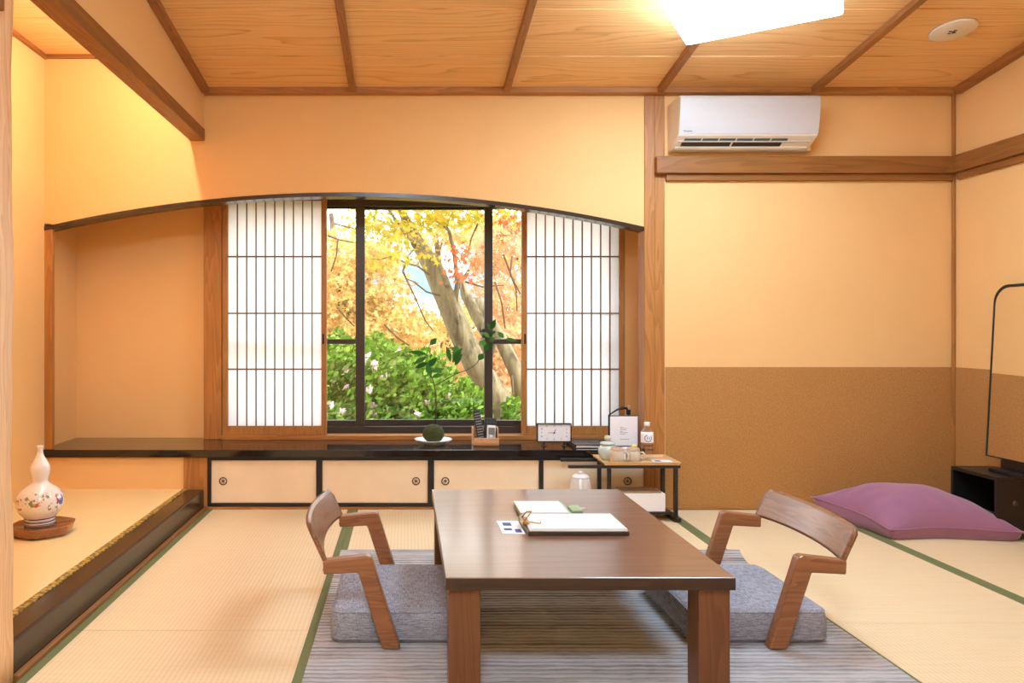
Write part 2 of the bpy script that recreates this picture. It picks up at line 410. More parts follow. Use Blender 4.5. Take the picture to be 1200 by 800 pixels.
# ceiling battens
bat = [414, 592, 770, 948]
nm = ['farthest from the round white disc', 'second from the alcove side', 'third from the alcove side, running up to the lamp', 'between the lamp and the round white disc']
trim_n = 0
def trim(mb, mat, label, cat='trim'):
    global trim_n
    trim_n += 1
    return struct('trim_%d' % trim_n, mb, mat, label, cat)
def slope_bar(x0, x1, y0, y1, zo0, zo1):
    m = MB(); m.prism([(y0, cz(y0) + zo0), (y1, cz(y1) + zo0), (y1, cz(y1) + zo1), (y0, cz(y0) + zo1)], 'X', x0, x1, 0.003); return m
for p, d in zip(bat, nm):
    x = (p - CX) / F * D
    trim(slope_bar(x - .018, x + .018, YN, D - .056, -.032, .0), M['batten_y'], 'thin brown ceiling batten, ' + d, 'batten')
trim(bx(XH, XR, D - .055, D + .0, 2.257, 2.30, bev=.004), M['hinoki_x'], 'brown ceiling moulding along the top of the window wall', 'moulding')
trim(slope_bar(XH - .003, XH + .035, YN, D - .056, -.035, .01), M['batten_y'], 'brown ceiling moulding along the wall above the alcove beam', 'moulding')
trim(slope_bar(XR - .04, XR, YN, D - .056, -.04, .01), M['batten_y'], 'brown ceiling moulding along the right wall', 'moulding')

# arched wall above the window recess
RX = 351.0; APX = 403.0
def archz(X):
    px = CX + X * F / D
    return H - (225.5 + (px - APX) ** 2 / 3080.0 - CY) / F * D
def arch_poly(off0, off1, x0, x1, n=40):
    xs = [x0 + (x1 - x0) * i / n for i in range(n + 1)]
    return [(x, archz(x) + off0) for x in xs] + [(x, archz(x) + off1) for x in reversed(xs)]
x0, x1 = XL - .03, 1.30
xs = [x0 + (x1 - x0) * i / 40 for i in range(41)]
m = MB()
m.prism([(x, archz(x)) for x in xs] + [(x1, 2.6), (x0, 2.6)], 'Y', D, D + .07)
struct('wall_back', m, M['plaster'], 'ochre plaster wall with an arched lower edge above the window', 'wall')
m = MB(); m.prism(arch_poly(-.022, .0, XL, 1.30), 'Y', D - .004, D + .085)
trim(m, M['kamachi'], 'dark arched wooden strip edging the wall above the window recess', 'trim')

# recess around the window
RB = 4.446
m = MB()
m.box(XL - .06, -1.20, RB, RB + .1, .2, 2.0)
m.box(1.30, 1.56, RB, RB + .1, .2, 2.0)
m.box(-1.20, 1.30, RB, RB + .1, 1.87, 2.0)
m.box(-1.20, 1.30, RB, RB + .1, -.1, .325)
struct('wall_recess', m, M['plaster'], 'ochre plaster wall at the back of the window recess', 'wall')
struct('wall_recess_left', bx(-2.1, -2.0, D + .02, RB, .1, 2.0), M['plaster'], 'narrow plaster return at the alcove end of the recess', 'wall')
struct('wall_recess_right', bx(1.43, 1.53, D + .115, RB, .0, 2.0), M['plaster'], 'narrow plaster return behind the tall post', 'wall')
struct('ceiling_recess', bx(-2.1, 1.55, D + .07, RB + .1, 1.98, 2.04), M['plaster'], 'hidden board over the window recess', 'ceiling')

# right-hand part of the window wall, and dado
struct('wall_back_right', bx(1.40, XR + .1, D, D + .12, -.1, 2.6), M['plaster'], 'ochre plaster wall under the air conditioner', 'wall')
struct('wall_right', bx(XR, XR + .1, YN, D, -.1, 3.4), M['plaster'], 'right ochre plaster wall behind the mirror', 'wall')
trim(bx(1.415, XR, D - .004, D, .012, .775), M['dado'], 'brown speckled dado paper under the pale wall', 'dado')
trim(bx(XR - .004, XR, YN, D - .004, .012, .775), M['dado'], 'brown speckled dado paper on the right wall behind the mirror', 'dado')
trim(bx(1.415, XR, D - .016, D - .004, 0, .012, bev=.002), M['hinoki_x'], 'thin wooden strip at the foot of the brown dado', 'baseboard')
trim(bx(XR - .016, XR - .004, YN, D - .016, 0, .012, bev=.002), M['hinoki_y'], 'thin wooden strip at the foot of the right wall', 'baseboard')
trim(bx(XR - .018, XR - .004, D - .018, D - .004, .012, CZ, bev=.003), M['hinoki_z'], 'slim wooden corner bead between the window wall and right wall', 'trim')
m = MB(); m.box(1.355, XR - .02, D - .045, D, 1.826, 1.918, bev=.004); m.box(1.415, XR - .02, D - .022, D, 1.79, 1.826, bev=.002)
trim(m, M['rail_x'], 'brown horizontal rail below the air conditioner', 'rail')
m = MB(); m.box(XR - .045, XR, YN, D - .046, 1.826, 1.918, bev=.004); m.box(XR - .022, XR, YN, D - .046, 1.79, 1.826, bev=.002)
trim(m, M['rail_y'], 'brown horizontal rail along the right wall', 'rail')
m = MB(); m.box(1.301, 1.356, D - .006, D + .11, 0, CZ, bev=.003); m.box(1.357, 1.412, D - .003, D + .11, 0, CZ, bev=.003)
trim(m, M['hinoki_z'], 'tall wooden post between the window recess and the dado wall', 'post')
trim(bx(-1.988, -1.935, D, D + .03, .326, 1.56, bev=.002), M['hinoki_z'], 'slim wooden post at the alcove end of the window recess', 'post')
trim(bx(-1.207, -1.10, 4.37, RB, .326, 1.97, bev=.003), M['hinoki_z'], 'wooden post beside the left paper screen', 'post')
trim(bx(-1.217, -1.087, D - .002, D + .1, 0, .283, bev=.003), M['hinoki_z'], 'short wooden post under the black shelf at the alcove step', 'post')
struct('wall_under_shelf', bx(XL - .03, -1.217, D + .004, D + .1, -.1, .283), M['plaster'], 'low plaster panel under the shelf at the alcove', 'wall')
trim(bx(-1.10, 1.306, 4.35, RB, .326, .352, bev=.002), M['hinoki_x'], 'light wooden sill track under the paper screens', 'sill')

# alcove
struct('wall_left', bx(XL - .1, XL, 1.9, D, -.1, 2.6), M['plaster'], 'brightly lit plaster side wall of the alcove', 'wall')
struct('wall_alcove_near', bx(XL - .1, -1.2, 1.86, 1.93, -.1, 2.9), M['plaster'], 'near end wall of the alcove', 'wall')
struct('wall_left_near', bx(-1.3, -1.2, YN, 1.90, -.1, 3.4), M['plaster'], 'side wall on the left before the alcove', 'wall')
struct('wall_rear', bx(-1.3, XR + .1, YN - .1, YN, -.1, 3.4), M['plaster'], 'plaster wall behind the viewer', 'wall')
m = MB(); uvl = m.bm.loops.layers.uv.new('UVMap')
for i in range(7):
    y0 = D - .3 * (i + 1); fs = m.box(XL - .02, -1.15, y0 + .002, y0 + .3, 2.477, 2.49)
    for f in fs:
        for l in f.loops: l[uvl].uv = (l.vert.co.x + i * 3.3, 20 + i + (l.vert.co.y - y0) / .3)
m.box(XL - .1, -1.1, 1.86, D + .1, 2.492, 2.55)
struct('ceiling_alcove', m, M['ceil'], 'narrow board ceiling inside the alcove', 'ceiling')
trim(bx(XL, XL + .02, 1.93, D, 2.455, 2.478), M['rail_y'], 'thin moulding at the top of the alcove side wall', 'moulding')
trim(bx(XL + .02, -1.18, D - .02, D, 2.457, 2.478), M['rail_x'], 'thin moulding at the top of the alcove end wall', 'moulding')
struct('wall_header', bx(-1.17, -1.104, 2.06, D, 2.075, 2.9), M['plaster'], 'hanging plaster wall above the alcove beam', 'wall')
trim(bx(-1.18, -1.10, 2.055, D, 2.01, 2.075, bev=.003), M['rail_y'], 'wooden beam across the top of the alcove opening', 'beam')
m = MB()
rg = []
for k in range(31):
    z = k / 30 * 3.0
    w = .004 * math.sin(z * 7) + .003 * math.sin(z * 17 + 1)
    c0 = Vector((-1.148 + w * .4, 1.992))
    rg.append([(c0.x + .061 * (abs(math.cos(a)) ** .6) * (1 if math.cos(a) > 0 else -1) + w * .3, c0.y + .066 * (abs(math.sin(a)) ** .6) * (1 if math.sin(a) > 0 else -1), z) for a in [2 * PI * i / 28 for i in range(28)]])
m.rings(rg)
trim(m, M['pale_z'], 'pale natural wood post at the near end of the alcove', 'post')
trim(bx(-1.2, -1.074, YN, 1.965, 1.83, 1.93, bev=.004), M['rail_y'], 'dark wooden rail meeting the pale alcove post', 'rail')
struct('floor_alcove', bx(XL, -1.222, 1.93, D + .004, -.05, .1075), M['toko_mat'], 'pale straw floor of the raised alcove', 'floor')
trim(bx(-1.222, -1.195, 1.93, D + .004, -.05, .109, bev=.001), M['gold'], 'gold brocade edging of the alcove straw floor', 'trim')
m = MB(); m.box(-1.195, -1.103, 2.05, D - .002, -.05, .108, bev=.008, seg=2)
trim(m, M['kamachi'], 'glossy dark lacquered step beam fronting the alcove', 'beam')
trim(bx(-1.103, -1.083, 2.05, D - .002, -.05, .014, bev=.003), M['rail_y'], 'thin reddish wooden strip at the foot of the alcove step', 'trim')

# ------------------------------------------------------------------ window and screens
def window():
    w = tag(bpy.data.objects.new('window_1', None), 'dark bronze sliding window looking onto the autumn garden', 'window', None, 'structure'); C.objects.link(w)
    w.location = (0, 4.50, 0)
    z0, z1 = .326, 1.86
    m = MB()
    m.box(-1.19, 1.31, -.045, .055, z0, .392, bev=.003)          # bottom rail
    m.box(-1.19, 1.31, -.045, .055, 1.728, 1.785, bev=.003)      # head
    m.box(-1.19, 1.31, -.045, .055, 1.848, 1.872, bev=.003)
    m.box(-1.20, -1.15, -.045, .055, z0, 1.87, bev=.003); m.box(1.28, 1.31, -.045, .055, z0, 1.87, bev=.003)
    m.box(-.287, -.252, -.04, .05, 1.785, 1.848); m.box(.475, .51, -.04, .05, 1.785, 1.848)
    m.build('window_frame', M['bronze'], w)
    def sash(xa, xb, y, wa, wb, mid, name):
        m = MB()
        za, zb = .392, 1.728
        m.box(xa, xa + wa, y, y + .026, za, zb, bev=.002); m.box(xb - wb, xb, y, y + .026, za, zb, bev=.002)
        m.box(xa + wa, xb - wb, y, y + .026, za, za + .035, bev=.002); m.box(xa + wa, xb - wb, y, y + .026, zb - .012, zb, bev=.002)
        if mid: m.box(xa + wa, xb - wb, y, y + .026, .892, .922, bev=.002)
        s = m.build(name, M['bronze'], w)
        bx(xa + wa, xb - wb, y + .011, y + .015, za + .03, zb - .01).build('pane', M['glass'], s)
        return s
    sash(-1.15, -.252, -.03, .04, .056, True, 'sash')
    sash(-.30, .53, .004, .046, .03, False, 'sash')
    s = sash(.477, 1.28, -.03, .05, .04, True, 'sash')
    m = MB(); m.box(.462, .477, -.05, -.02, .93, .985, bev=.003); m.box(.445, .465, -.058, -.048, .965, .975, bev=.002); m.box(.445, .451, -.058, -.048, .965, .995, bev=.002)
    m.build('latch', M['blackmatte'], s)
    m = MB(); m.box(-1.15, 1.28, .012, .016, 1.785, 1.848); m.build('transom_glass', M['glass'], w)
    return w
window()
def shoji(xa, xb, label, pullside):
    yc = 4.395
    t = thing('shoji_screen', label, 'paper screen', ((xa + xb) / 2, yc, .352), 0, 'paper lattice screens at the window')
    w = (xb - xa) / 2; zt = 1.60 - .352 + .25
    st = .032
    m = MB()
    m.box(-w, -w + st, -.015, .015, 0, zt, bev=.002); m.box(w - st, w, -.015, .015, 0, zt, bev=.002)
    m.box(-w + st, w - st, -.015, .015, 0, .052, bev=.002); m.box(-w + st, w - st, -.015, .015, zt - .04, zt, bev=.002)
    m.build('screen_frame', M['shojiwood'], t)
    m = MB()
    n = 10
    for i in range(1, n):
        x = -w + st + (2 * w - 2 * st) * i / n
        m.box(x - .003, x + .003, -.010, .002, .052, zt - .04)
    for py in (234, 300.5, 367, 432.5):
        z = H - (py - CY) * 4.385 / F - .352
        m.box(-w + st, w - st, -.011, .002, z - .004, z + .004)
    m.build('lattice', M['kumiko'], t)
    bx(-w + st - .005, w - st + .005, .002, .0035, .045, zt - .035).build('paper', M['shojipaper'], t)
    zz = H - (397 - CY) * 4.385 / F - .352
    bx(pullside * w - pullside * .02 - .006, pullside * w - pullside * .02 + .006, -.0165, -.010, zz - .03, zz + .03, bev=.002).build('pull', M['blackmatte'], t)
shoji(-1.098, -.475, 'paper lattice screen on the alcove side of the window', 1)
shoji(.690, 1.306, 'paper lattice screen beside the tall post, behind the clock', -1)

# ------------------------------------------------------------------ shelf and cabinet
m = MB(); m.box(XL - .02, 1.30, D - .022, RB, .284, .326, bev=.003)
tag(m.build('window_shelf', M['lacquer']), 'long glossy black lacquer shelf under the window', 'shelf')
cab = thing('low_cabinet', 'low cabinet with four cream sliding doors under the black shelf', 'cabinet', (0.107, D, 0))
X = lambda px: (px - CX) / F * D - 0.107
m = MB()
xl_, xr_ = X(243), 1.30 - .107
m.box(xl_, xr_, .0, .4, .265, .282, bev=.001); m.box(xl_, xr_, .0, .4, .012, .030, bev=.001)
m.box(xl_, xr_, .38, .4, .03, .265)
for a, b in ((243, 247), (370.5, 377.5), (501.5, 508.5), (632, 637)):
    m.box(X(a), X(b), .0, .38, .030, .265, bev=.001)
m.build('body', M['black'], cab)
bx(xl_, xr_, -.006, .1, 0, .0115).build('plinth', M['hinoki_x'], cab)
for (a, b, hx) in ((247, 370.5, 261), (377.5, 501.5, 487.5), (508.5, 632, 522), (637, 757, 736)):
    d = bx(X(a) + .0005, X(b) - .0005, .010, .03, .0305, .2645, bev=.002).build('sliding_door', M['door_paper'], cab)
    hz = H - (564 - CY) / F * D
    m = MB()
    m.lathe([(.021, .0), (.0225, -.003), (.0205, -.005), (.017, -.002), (.0155, .0006), (.008, .0008), (.006, -.001), (.0001, -.001)], (X(hx), .0105, hz), 28, axis='Y')
    for k in range(6):
        a2 = k * PI / 3
        m.tube([(X(hx) + .007 * math.cos(a2), .0095, hz + .007 * math.sin(a2)), (X(hx) + .015 * math.cos(a2 + .5), .0095, hz + .015 * math.sin(a2 + .5))], .0016, 6)
    m.build('finger_pull', M['steel'], d)

# ------------------------------------------------------------------ tatami mats
tx = [-1.083, -.29, .557, 1.404, 2.23, XR - .001]
cols = [(0, [D - .006, 2.394, .78, -.85], 'beside the alcove step'), (1, [D - .006, 3.15, 1.53, -.1], 'under the left chair'),
        (2, [D - .006, 2.75, 1.1, -.5], 'under the dining table'), (3, [D - .018, 2.455, .84, -.78], 'under the right chair and purple pillow'),
        (4, [D - .018, 2.9, 1.28, -.34], 'along the right wall')]
place = ['against the window wall', 'middle of its row', 'nearest the viewer']
for ci, yb, d in cols:
    for k in range(3):
        y1, y0 = yb[k], yb[k + 1]
        x0, x1 = tx[ci], tx[ci + 1]
        cx_, cy_ = (x0 + x1) / 2, (y0 + y1) / 2
        t = thing('tatami_mat', 'green-edged straw mat ' + d + ', ' + place[k], 'tatami mat', (cx_, cy_, -.055), 0, 'straw mats covering the floor')
        w, l = (x1 - x0) / 2 - .0006, (y1 - y0) / 2 - .0008
        bx(-w, w, -l, l, 0, .0545, bev=.002).build('straw_surface', M['tatami'], t)
        for sd in (-1, 1):
            m = MB(); a, b = sorted((sd * (w + .0002), sd * (w - .028)))
            m.box(a, b, -l, l, .05, .0556, bev=.0006); m.build('edging', M['heri'], t)

# rug
m = MB()
rx0, rx1, ry0, ry1 = -.288, 1.412, .9, 3.24
nx, ny = 60, 160
g = [[m.bm.verts.new((rx0 + (rx1 - rx0) * i / nx - .5685 + (.06 * max(0, (j / ny - .86) / .14) ** 2 * max(0, i / nx - .6) / .4),
      ry0 + (ry1 - ry0) * j / ny - 2.07,
      .0085 + .0012 * math.sin(j * PI / 1.0 + i * .05) + (.0025 * math.sin(i * .9 + j * .3) * math.sin(j * .21) if 40 < j < 130 else 0) * .3)) for i in range(nx + 1)] for j in range(ny + 1)]
for j in range(ny):
    for i in range(nx): m.bm.faces.new((g[j][i], g[j][i + 1], g[j + 1][i + 1], g[j + 1][i]))
r = bmesh.ops.extrude_face_region(m.bm, geom=list(m.bm.faces))
for v in r['geom']:
    if isinstance(v, bmesh.types.BMVert): v.co.z = .002
bmesh.ops.recalc_face_normals(m.bm, faces=list(m.bm.faces))
o = m.build('area_rug', M['rug']); o.location = (.5685, 2.07, 0.0)
tag(o, 'grey ribbed rug under the low table and chairs', 'rug')
RUG = .0105

# ------------------------------------------------------------------ low table
TZ = .329
tb = thing('low_table', 'dark walnut low dining table in the middle of the rug', 'table', (.485, 2.46, RUG))
tw, tl = .381, .534
m = MB(); m.box(-tw, tw, -tl, tl, TZ - .034 - RUG, TZ - RUG, bev=.0025); 
for f in m.bm.faces:
    if f.normal.z < .3: f.material_index = 1
m.build('table_top', [M['tabletop'], M['tableedge']], tb)
for sx in (-1, 1):
    for sy in (-1, 1):
        m = MB(); xa = sx * (tw - .009); xb = xa - sx * .084; ya = sy * (tl - .014); yb_ = ya - sy * .078
        m.box(min(xa, xb), max(xa, xb), min(ya, yb_), max(ya, yb_), 0, TZ - .0345 - RUG, bev=.003); m.build('leg', M['tableleg'], tb)
m = MB()
m.box(-tw + .02, tw - .02, tl - .06, tl - .035, TZ - .07 - RUG, TZ - .035 - RUG); m.build('apron', M['tableleg'], tb)

# ------------------------------------------------------------------ legless chairs and floor cushions
def chair(label, loc, flip):
    """seen facing +X (flip=1) or -X (flip=-1); origin on the rug at the chair's middle"""
    t = thing('low_chair', label, 'chair', loc, 0 if flip > 0 else PI, 'walnut low chairs at the table')
    prof = [(-.168, .268), (-.035, .2835), (-.021, .279), (.068, 0), (.014, 0), (-.062, .232), (-.166, .2265)]
    for sd in (-1, 1):
        m = MB(); y = sd * .267
        m.prism(prof, 'Y', y - .019, y + .019, bev=.005, smooth=False)
        m.build('arm', M['walnut_x'], t)
        m = MB()
        for zz in (.236, .257): m.lathe([(.004, 0), (.004, -.0008), (.0001, -.0009)], (-.1682, y, zz), 10, axis='X')
        m.build('dowel', M['blackmatte'], t)
    m = MB()
    n, k = 28, 10
    def P(s, h, off):
        zb, zt = .262, .368
        e = abs(s)
        hh = h
        corner = max(0, (e - .86) / .14)
        z0 = zb + .006 * (1 - e ** 3); z1 = zt - .022 * corner ** 2.2
        z = z0 + (z1 - z0) * hh
        x = -.151 - .032 * (1 - s * s) - (z - zb) * .46 - off
        return (x, s * .280, z)
    F0 = [[P(-1 + 2 * i / n, j / k, 0) for i in range(n + 1)] for j in range(k + 1)]
    B0 = [[P(-1 + 2 * i / n, j / k, .016) for i in range(n + 1)] for j in range(k + 1)]
    rings = [F0[j] + B0[j][::-1] for j in range(k + 1)]
    m.rings(rings, True, True, smooth=False)
    bmesh.ops.bevel(m.bm, geom=[e for e in m.bm.edges if len(e.link_faces) == 2 and e.calc_face_angle() > .8], offset=.004, segments=2, affect='EDGES', clamp_overlap=True)
    for f in m.bm.faces: f.smooth = True
    m.build('backrest', M['walnut_y'], t)
    return t
chair('walnut low armchair on the left, facing the table from the alcove side', (-.085, 2.508, RUG), 1)
chair('walnut low armchair on the right, facing the table from the mirror side', (1.168, 2.508, RUG), -1)

def cushion(label, loc, w=.2175, l=.229, h=.104):
    t = thing('floor_cushion', label, 'cushion', loc, 0, 'grey floor cushions')
    R = .036
    def ring(inset, z, n=8):
        pts = []; ww, ll, rr_ = w - inset, l - inset, max(.004, R - inset)
        for cx_, cy_, a0 in ((ww - rr_, ll - rr_, 0), (-ww + rr_, ll - rr_, 90), (-ww + rr_, -ll + rr_, 180), (ww - rr_, -ll + rr_, 270)):
            for q in range(n + 1):
                a = math.radians(a0 + q * 90 / n); pts.append((cx_ + rr_ * math.cos(a), cy_ + rr_ * math.sin(a), z))
        return pts
    m = MB()
    prof = [(.010, 0), (.003, .004), (.0, .014), (-.003, .035), (-.003, .06), (.0, .080), (.004, .092), (.010, .099), (.018, .1025), (.03, .104), (.07, .1065), (.12, .109), (.17, .110)]
    m.rings([ring(i_, z) for i_, z in prof])
    m.build('cover', M['greycloth'], t)
    def loop(z, inset, r):
        pts = []
        R = .036
        for cx_, cy_, a0 in ((w - R, l - R, 0), (-w + R, l - R, 90), (-w + R, -l + R, 180), (w - R, -l + R, 270)):
            for q in range(7):
                a = math.radians(a0 + q * 15); pts.append((cx_ + (R - inset) * math.cos(a), cy_ + (R - inset) * math.sin(a), z))
        pts.append(pts[0]); m = MB(); m.tube(pts, r, 6, cap=False); return m
    loop(.014, -.0005, .0032).build('piping', M['greycloth'], t)
    loop(.0935, .0045, .0028).build('piping', M['greycloth'], t)
    return t
cushion('grey woven floor cushion under the left low armchair', (-.017, 2.494, RUG + .001))
cushion('grey woven floor cushion under the right low armchair', (1.092, 2.494, RUG + .001))

# ------------------------------------------------------------------ papers on the table
def slab(x0, x1, y0, y1, z0, z1, bev=.0008): return bx(x0, x1, y0, y1, z0, z1, bev=bev)
t = thing('clipboard', 'dark clipboard of white papers with a brass clip on the table', 'clipboard', (.55, 2.415, TZ + .0003))
slab(-.165, .155, -.100, .098, 0, .014, .002).build('board', M['steel'], t)
m = MB()
for k in range(4):
    m.box(-.158 + .002 * k, .150 - .003 * (k % 2), -.098 + .0015 * k, .097 - .001 * k, .0142 + .002 * k, .0158 + .002 * k)
m.build('sheet_stack', M['paper'], t)
m = MB()
m.prism([(-.172, .0135), (-.148, .024), (-.148, .026), (-.172, .030)], 'Y', -.035, .035, bev=.001)
m.tube([(-.165, -.025, .028), (-.150, -.022, .046), (-.138, 0, .052), (-.150, .022, .046), (-.165, .025, .028)], .0024, 6)
m.tube([(-.150, -.03, .026), (-.118, -.05, .026), (-.112, -.03, .0265)], .002, 6)
m.build('clip', M['brass'], t)
t = thing('leaflet', 'white leaflet with blue print poking out left of the clipboard', 'leaflet', (.352, 2.42, TZ + .0003))
slab(-.045, .028, -.085, .075, 0, .0012, .0002).build('sheet', M['paper'], t)
m = MB()
m.bm.free()
for (xa, xb, ya, yb_) in ((-.03, -.002, .01, .05), (-.034, -.008, -.045, -.02), (.0, .02, -.07, -.03)): bx(xa, xb, ya, yb_, .0012, .0014).build('print', M['blue'], t)
t = thing('notepad', 'small white notepad behind the clipboard on the table', 'notepad', (.485, 2.62, TZ + .0003))
slab(-.090, .088, -.085, .080, 0, .016, .001).build('backing_board', M['greentag'], t)
slab(-.090, .076, -.087, .082, .0162, .020, .0006).build('pages', M['paper'], t)
t = thing('eraser', 'pale green rubber block at the end of the notepad', 'eraser', (.603, 2.60, TZ + .0003))
m = MB(); m.box(-.022, .018, -.030, .045, 0, .019, bev=.004, smooth=True); m.build('block', M['greentag'], t)
m = MB(); m.tube([(.01, -.01, .0195), (.03, -.01, .0195)], .003, 8); m.build('cap', M['paper'], t)

# ------------------------------------------------------------------ air conditioner
ac = thing('air_conditioner', 'white wall air conditioner above the brown rail', 'air conditioner', (1.80, D, 1.94))
AX0, AX1 = -.372, .359
front = [(-.186, .256), (-.190, .245), (-.189, .20), (-.184, .15), (-.175, .10), (-.165, .064)]
prof = [(-.001, .262), (-.172, .262)] + [(y + .003, z) for y, z in front] + [(-.158, .057), (-.071, .0105), (-.055, .006), (-.001, .004)]
m = MB(); m.prism(prof, 'X', AX0, AX1, bev=.003); m.build('body', M['offwhite'], ac)
m = MB(); m.prism([(-.175, .2625)] + front + [(-.1615, .064)] + [(y + .0035, z) for y, z in front[::-1][1:]], 'X', AX0 + .001, AX1 - .001, bev=.0008); m.build('front_panel', M['acwhite'], ac)
def on_ac(t0, t1, x0, x1, lift, name, mat, th=.003):
    P = lambda t: Vector((-.160 + .0925 * t, .0585 - .050 * t))
    a, b = P(t0), P(t1); d = (b - a).normalized(); nrm = Vector((-d.y, d.x))
    if nrm.x > 0: nrm = -nrm
    p = [a + nrm * lift, b + nrm * lift, b - nrm * th, a - nrm * th]
    m = MB(); m.prism([(v.x, v.y) for v in p], 'X', x0, x1); return m.build(name, mat, ac)
on_ac(.22, .37, -.33, .215, .0016, 'inlet_slot', M['slotgreen'])
on_ac(.49, .78, -.336, .195, .0016, 'outlet_slot', M['slot'])
for k in range(1, 6):
    x = -.33 + k * .091
    on_ac(.21, .38, x - .003, x + .003, .003, 'louvre_rib', M['offwhite'])
on_ac(.46, .80, -.075, -.066, .003, 'louvre_rib', M['offwhite'])
on_ac(.38, .46, AX0 + .015, AX1 - .02, .0045, 'flap', M['acwhite'])
on_ac(.82, .98, AX0 + .012, AX1 - .02, .0035, 'lower_flap', M['offwhite'])
text('brand_lettering', 'Panasonic', .0115, M['blackmatte'], ac, (AX0 + .046, -.1712, .079), (PI / 2 - .21, 0, 0))
m = MB(); m.lathe([(.003, 0), (.003, -.003), (.0001, -.003)], (.232, -.131, .0475), 12, axis='Y'); m.build('indicator', M['steel'], ac)
m = MB(); m.box(AX1 - .002, AX1 + .028, -.045, -.001, .006, .034, bev=.004); m.build('pipe_cover', M['offwhite'], ac)

# ------------------------------------------------------------------ ceiling lamp, added fill lamp and ceiling disc
ang = math.radians(-32.1)
lamp = thing('ceiling_lamp', 'large square glowing white ceiling lamp', 'lamp', (1.361, 2.895, cz(2.895) - .01), ang)
zb = 2.26 - (cz(2.895) - .01)
m = MB(); m.box(-.305, .305, -.305, .305, zb, zb + .085, bev=.012, seg=3, smooth=True); 
for f in m.bm.faces:
    if f.normal.z > -.7: f.material_index = 1
m.build('diffuser', [M['lamp'], M['lamp_side']], lamp)
m = MB(); m.box(-.28, .28, -.28, .28, zb + .086, zb + .10, bev=.004); m.box(-.12, .12, -.12, .12, zb + .10, -.015, bev=.004); m.build('mount', M['white'], lamp)
fill_lamp = thing('ceiling_lamp', 'unseen square fill lamp added behind the viewer', 'lamp', (-.1, -.3, cz(-.3) - .01))  # unseen fill light, added to even out the room's brightness
m = MB(); m.box(-.305, .305, -.305, .305, -.24, -.155, bev=.022, seg=4, smooth=True); 
for f in m.bm.faces:
    if f.normal.z > -.7: f.material_index = 1
m.build('diffuser', [M['lamp_fill'], M['lamp_fill_side']], fill_lamp)
m = MB(); m.box(-.28, .28, -.28, .28, -.154, -.14, bev=.004); m.box(-.12, .12, -.12, .12, -.14, -.03, bev=.004); m.build('mount', M['white'], fill_lamp)
y = 3.393
dk = thing('smoke_detector', 'round white disc detector on the ceiling at the right', 'detector', (2.529, y, cz(y) - .0045))
dk.rotation_euler = (-math.atan(SL), 0, 0)
m = MB(); m.lathe([(.0001, -.001), (.094, -.001), (.094, -.006), (.088, -.010), (.03, -.012), (.02, -.0125), (.0001, -.0125)], (0, 0, 0), 48); m.build('disc', M['offwhite'], dk)
m = MB()
for k in range(4):
    a = k * PI / 2 + .4; m.box(-.012 + .014 * math.cos(a), .002 + .014 * math.cos(a), -.003 + .014 * math.sin(a), .003 + .014 * math.sin(a), -.0145, -.012)
m.lathe([(.0001, -.012), (.007, -.012), (.007, -.018), (.0001, -.018)], (0, 0, 0), 16); m.build('sensor', M['steel'], dk)
al = thing('alcove_wall_lamp', 'hidden warm tube light behind the alcove beam', 'lamp', (-1.225, 3.02, 2.25))
m = MB(); m.tube([(0, -.80, 0), (0, .80, 0)], .013, 12); m.build('tube', M['tube'], al)
m = MB(); m.box(.02, .054, -.86, .86, -.02, .03, bev=.003)
for yy in (-.83, .83): m.box(-.012, .02, yy - .02, yy + .02, -.014, .014, bev=.003)
m.build('housing', M['white'], al)

# ------------------------------------------------------------------ vase on its stand
hexr = lambda a: .5 + .5 * .95 / math.cos(((a + .35) % (PI / 3)) - PI / 6)
stnd = thing('vase_stand', 'lobed glossy wooden stand under the gourd vase', 'stand', (-1.555, 3.14, .1085))
m = MB(); rg = []
for (rs, z) in ((.100, 0), (.112, .003), (.118, .010), (.121, .020), (.124, .030), (.128, .040), (.128, .043), (.124, .044), (.120, .043), (.116, .0405), (.0001, .040)):
    rg.append([(rs * hexr(a) * math.cos(a), rs * .95 * hexr(a) * math.sin(a), z) for a in [2 * PI * i / 72 for i in range(72)]])
m.rings(rg); m.build('base', M['stand'], stnd)
vs = thing('gourd_vase', 'white gourd-shaped porcelain vase with painted flowers, in the alcove', 'vase', (-1.567, 3.14, .1495))
pv = [(.0001, 0), (.060, 0), (.061, .010), (.059, .022), (.063, .034), (.080, .052), (.093, .078), (.0965, .102), (.090, .128), (.072, .150), (.050, .165), (.036, .176), (.031, .187), (.034, .202), (.040, .222), (.0415, .236), (.037, .254), (.026, .274), (.016, .290), (.0125, .304), (.0125, .318), (.015, .330), (.0165, .334), (.0115, .333), (.0095, .315), (.0001, .31)]
m = MB(); m.lathe(pv, (0, 0, 0), 48); m.build('body', M['vase'], vs)

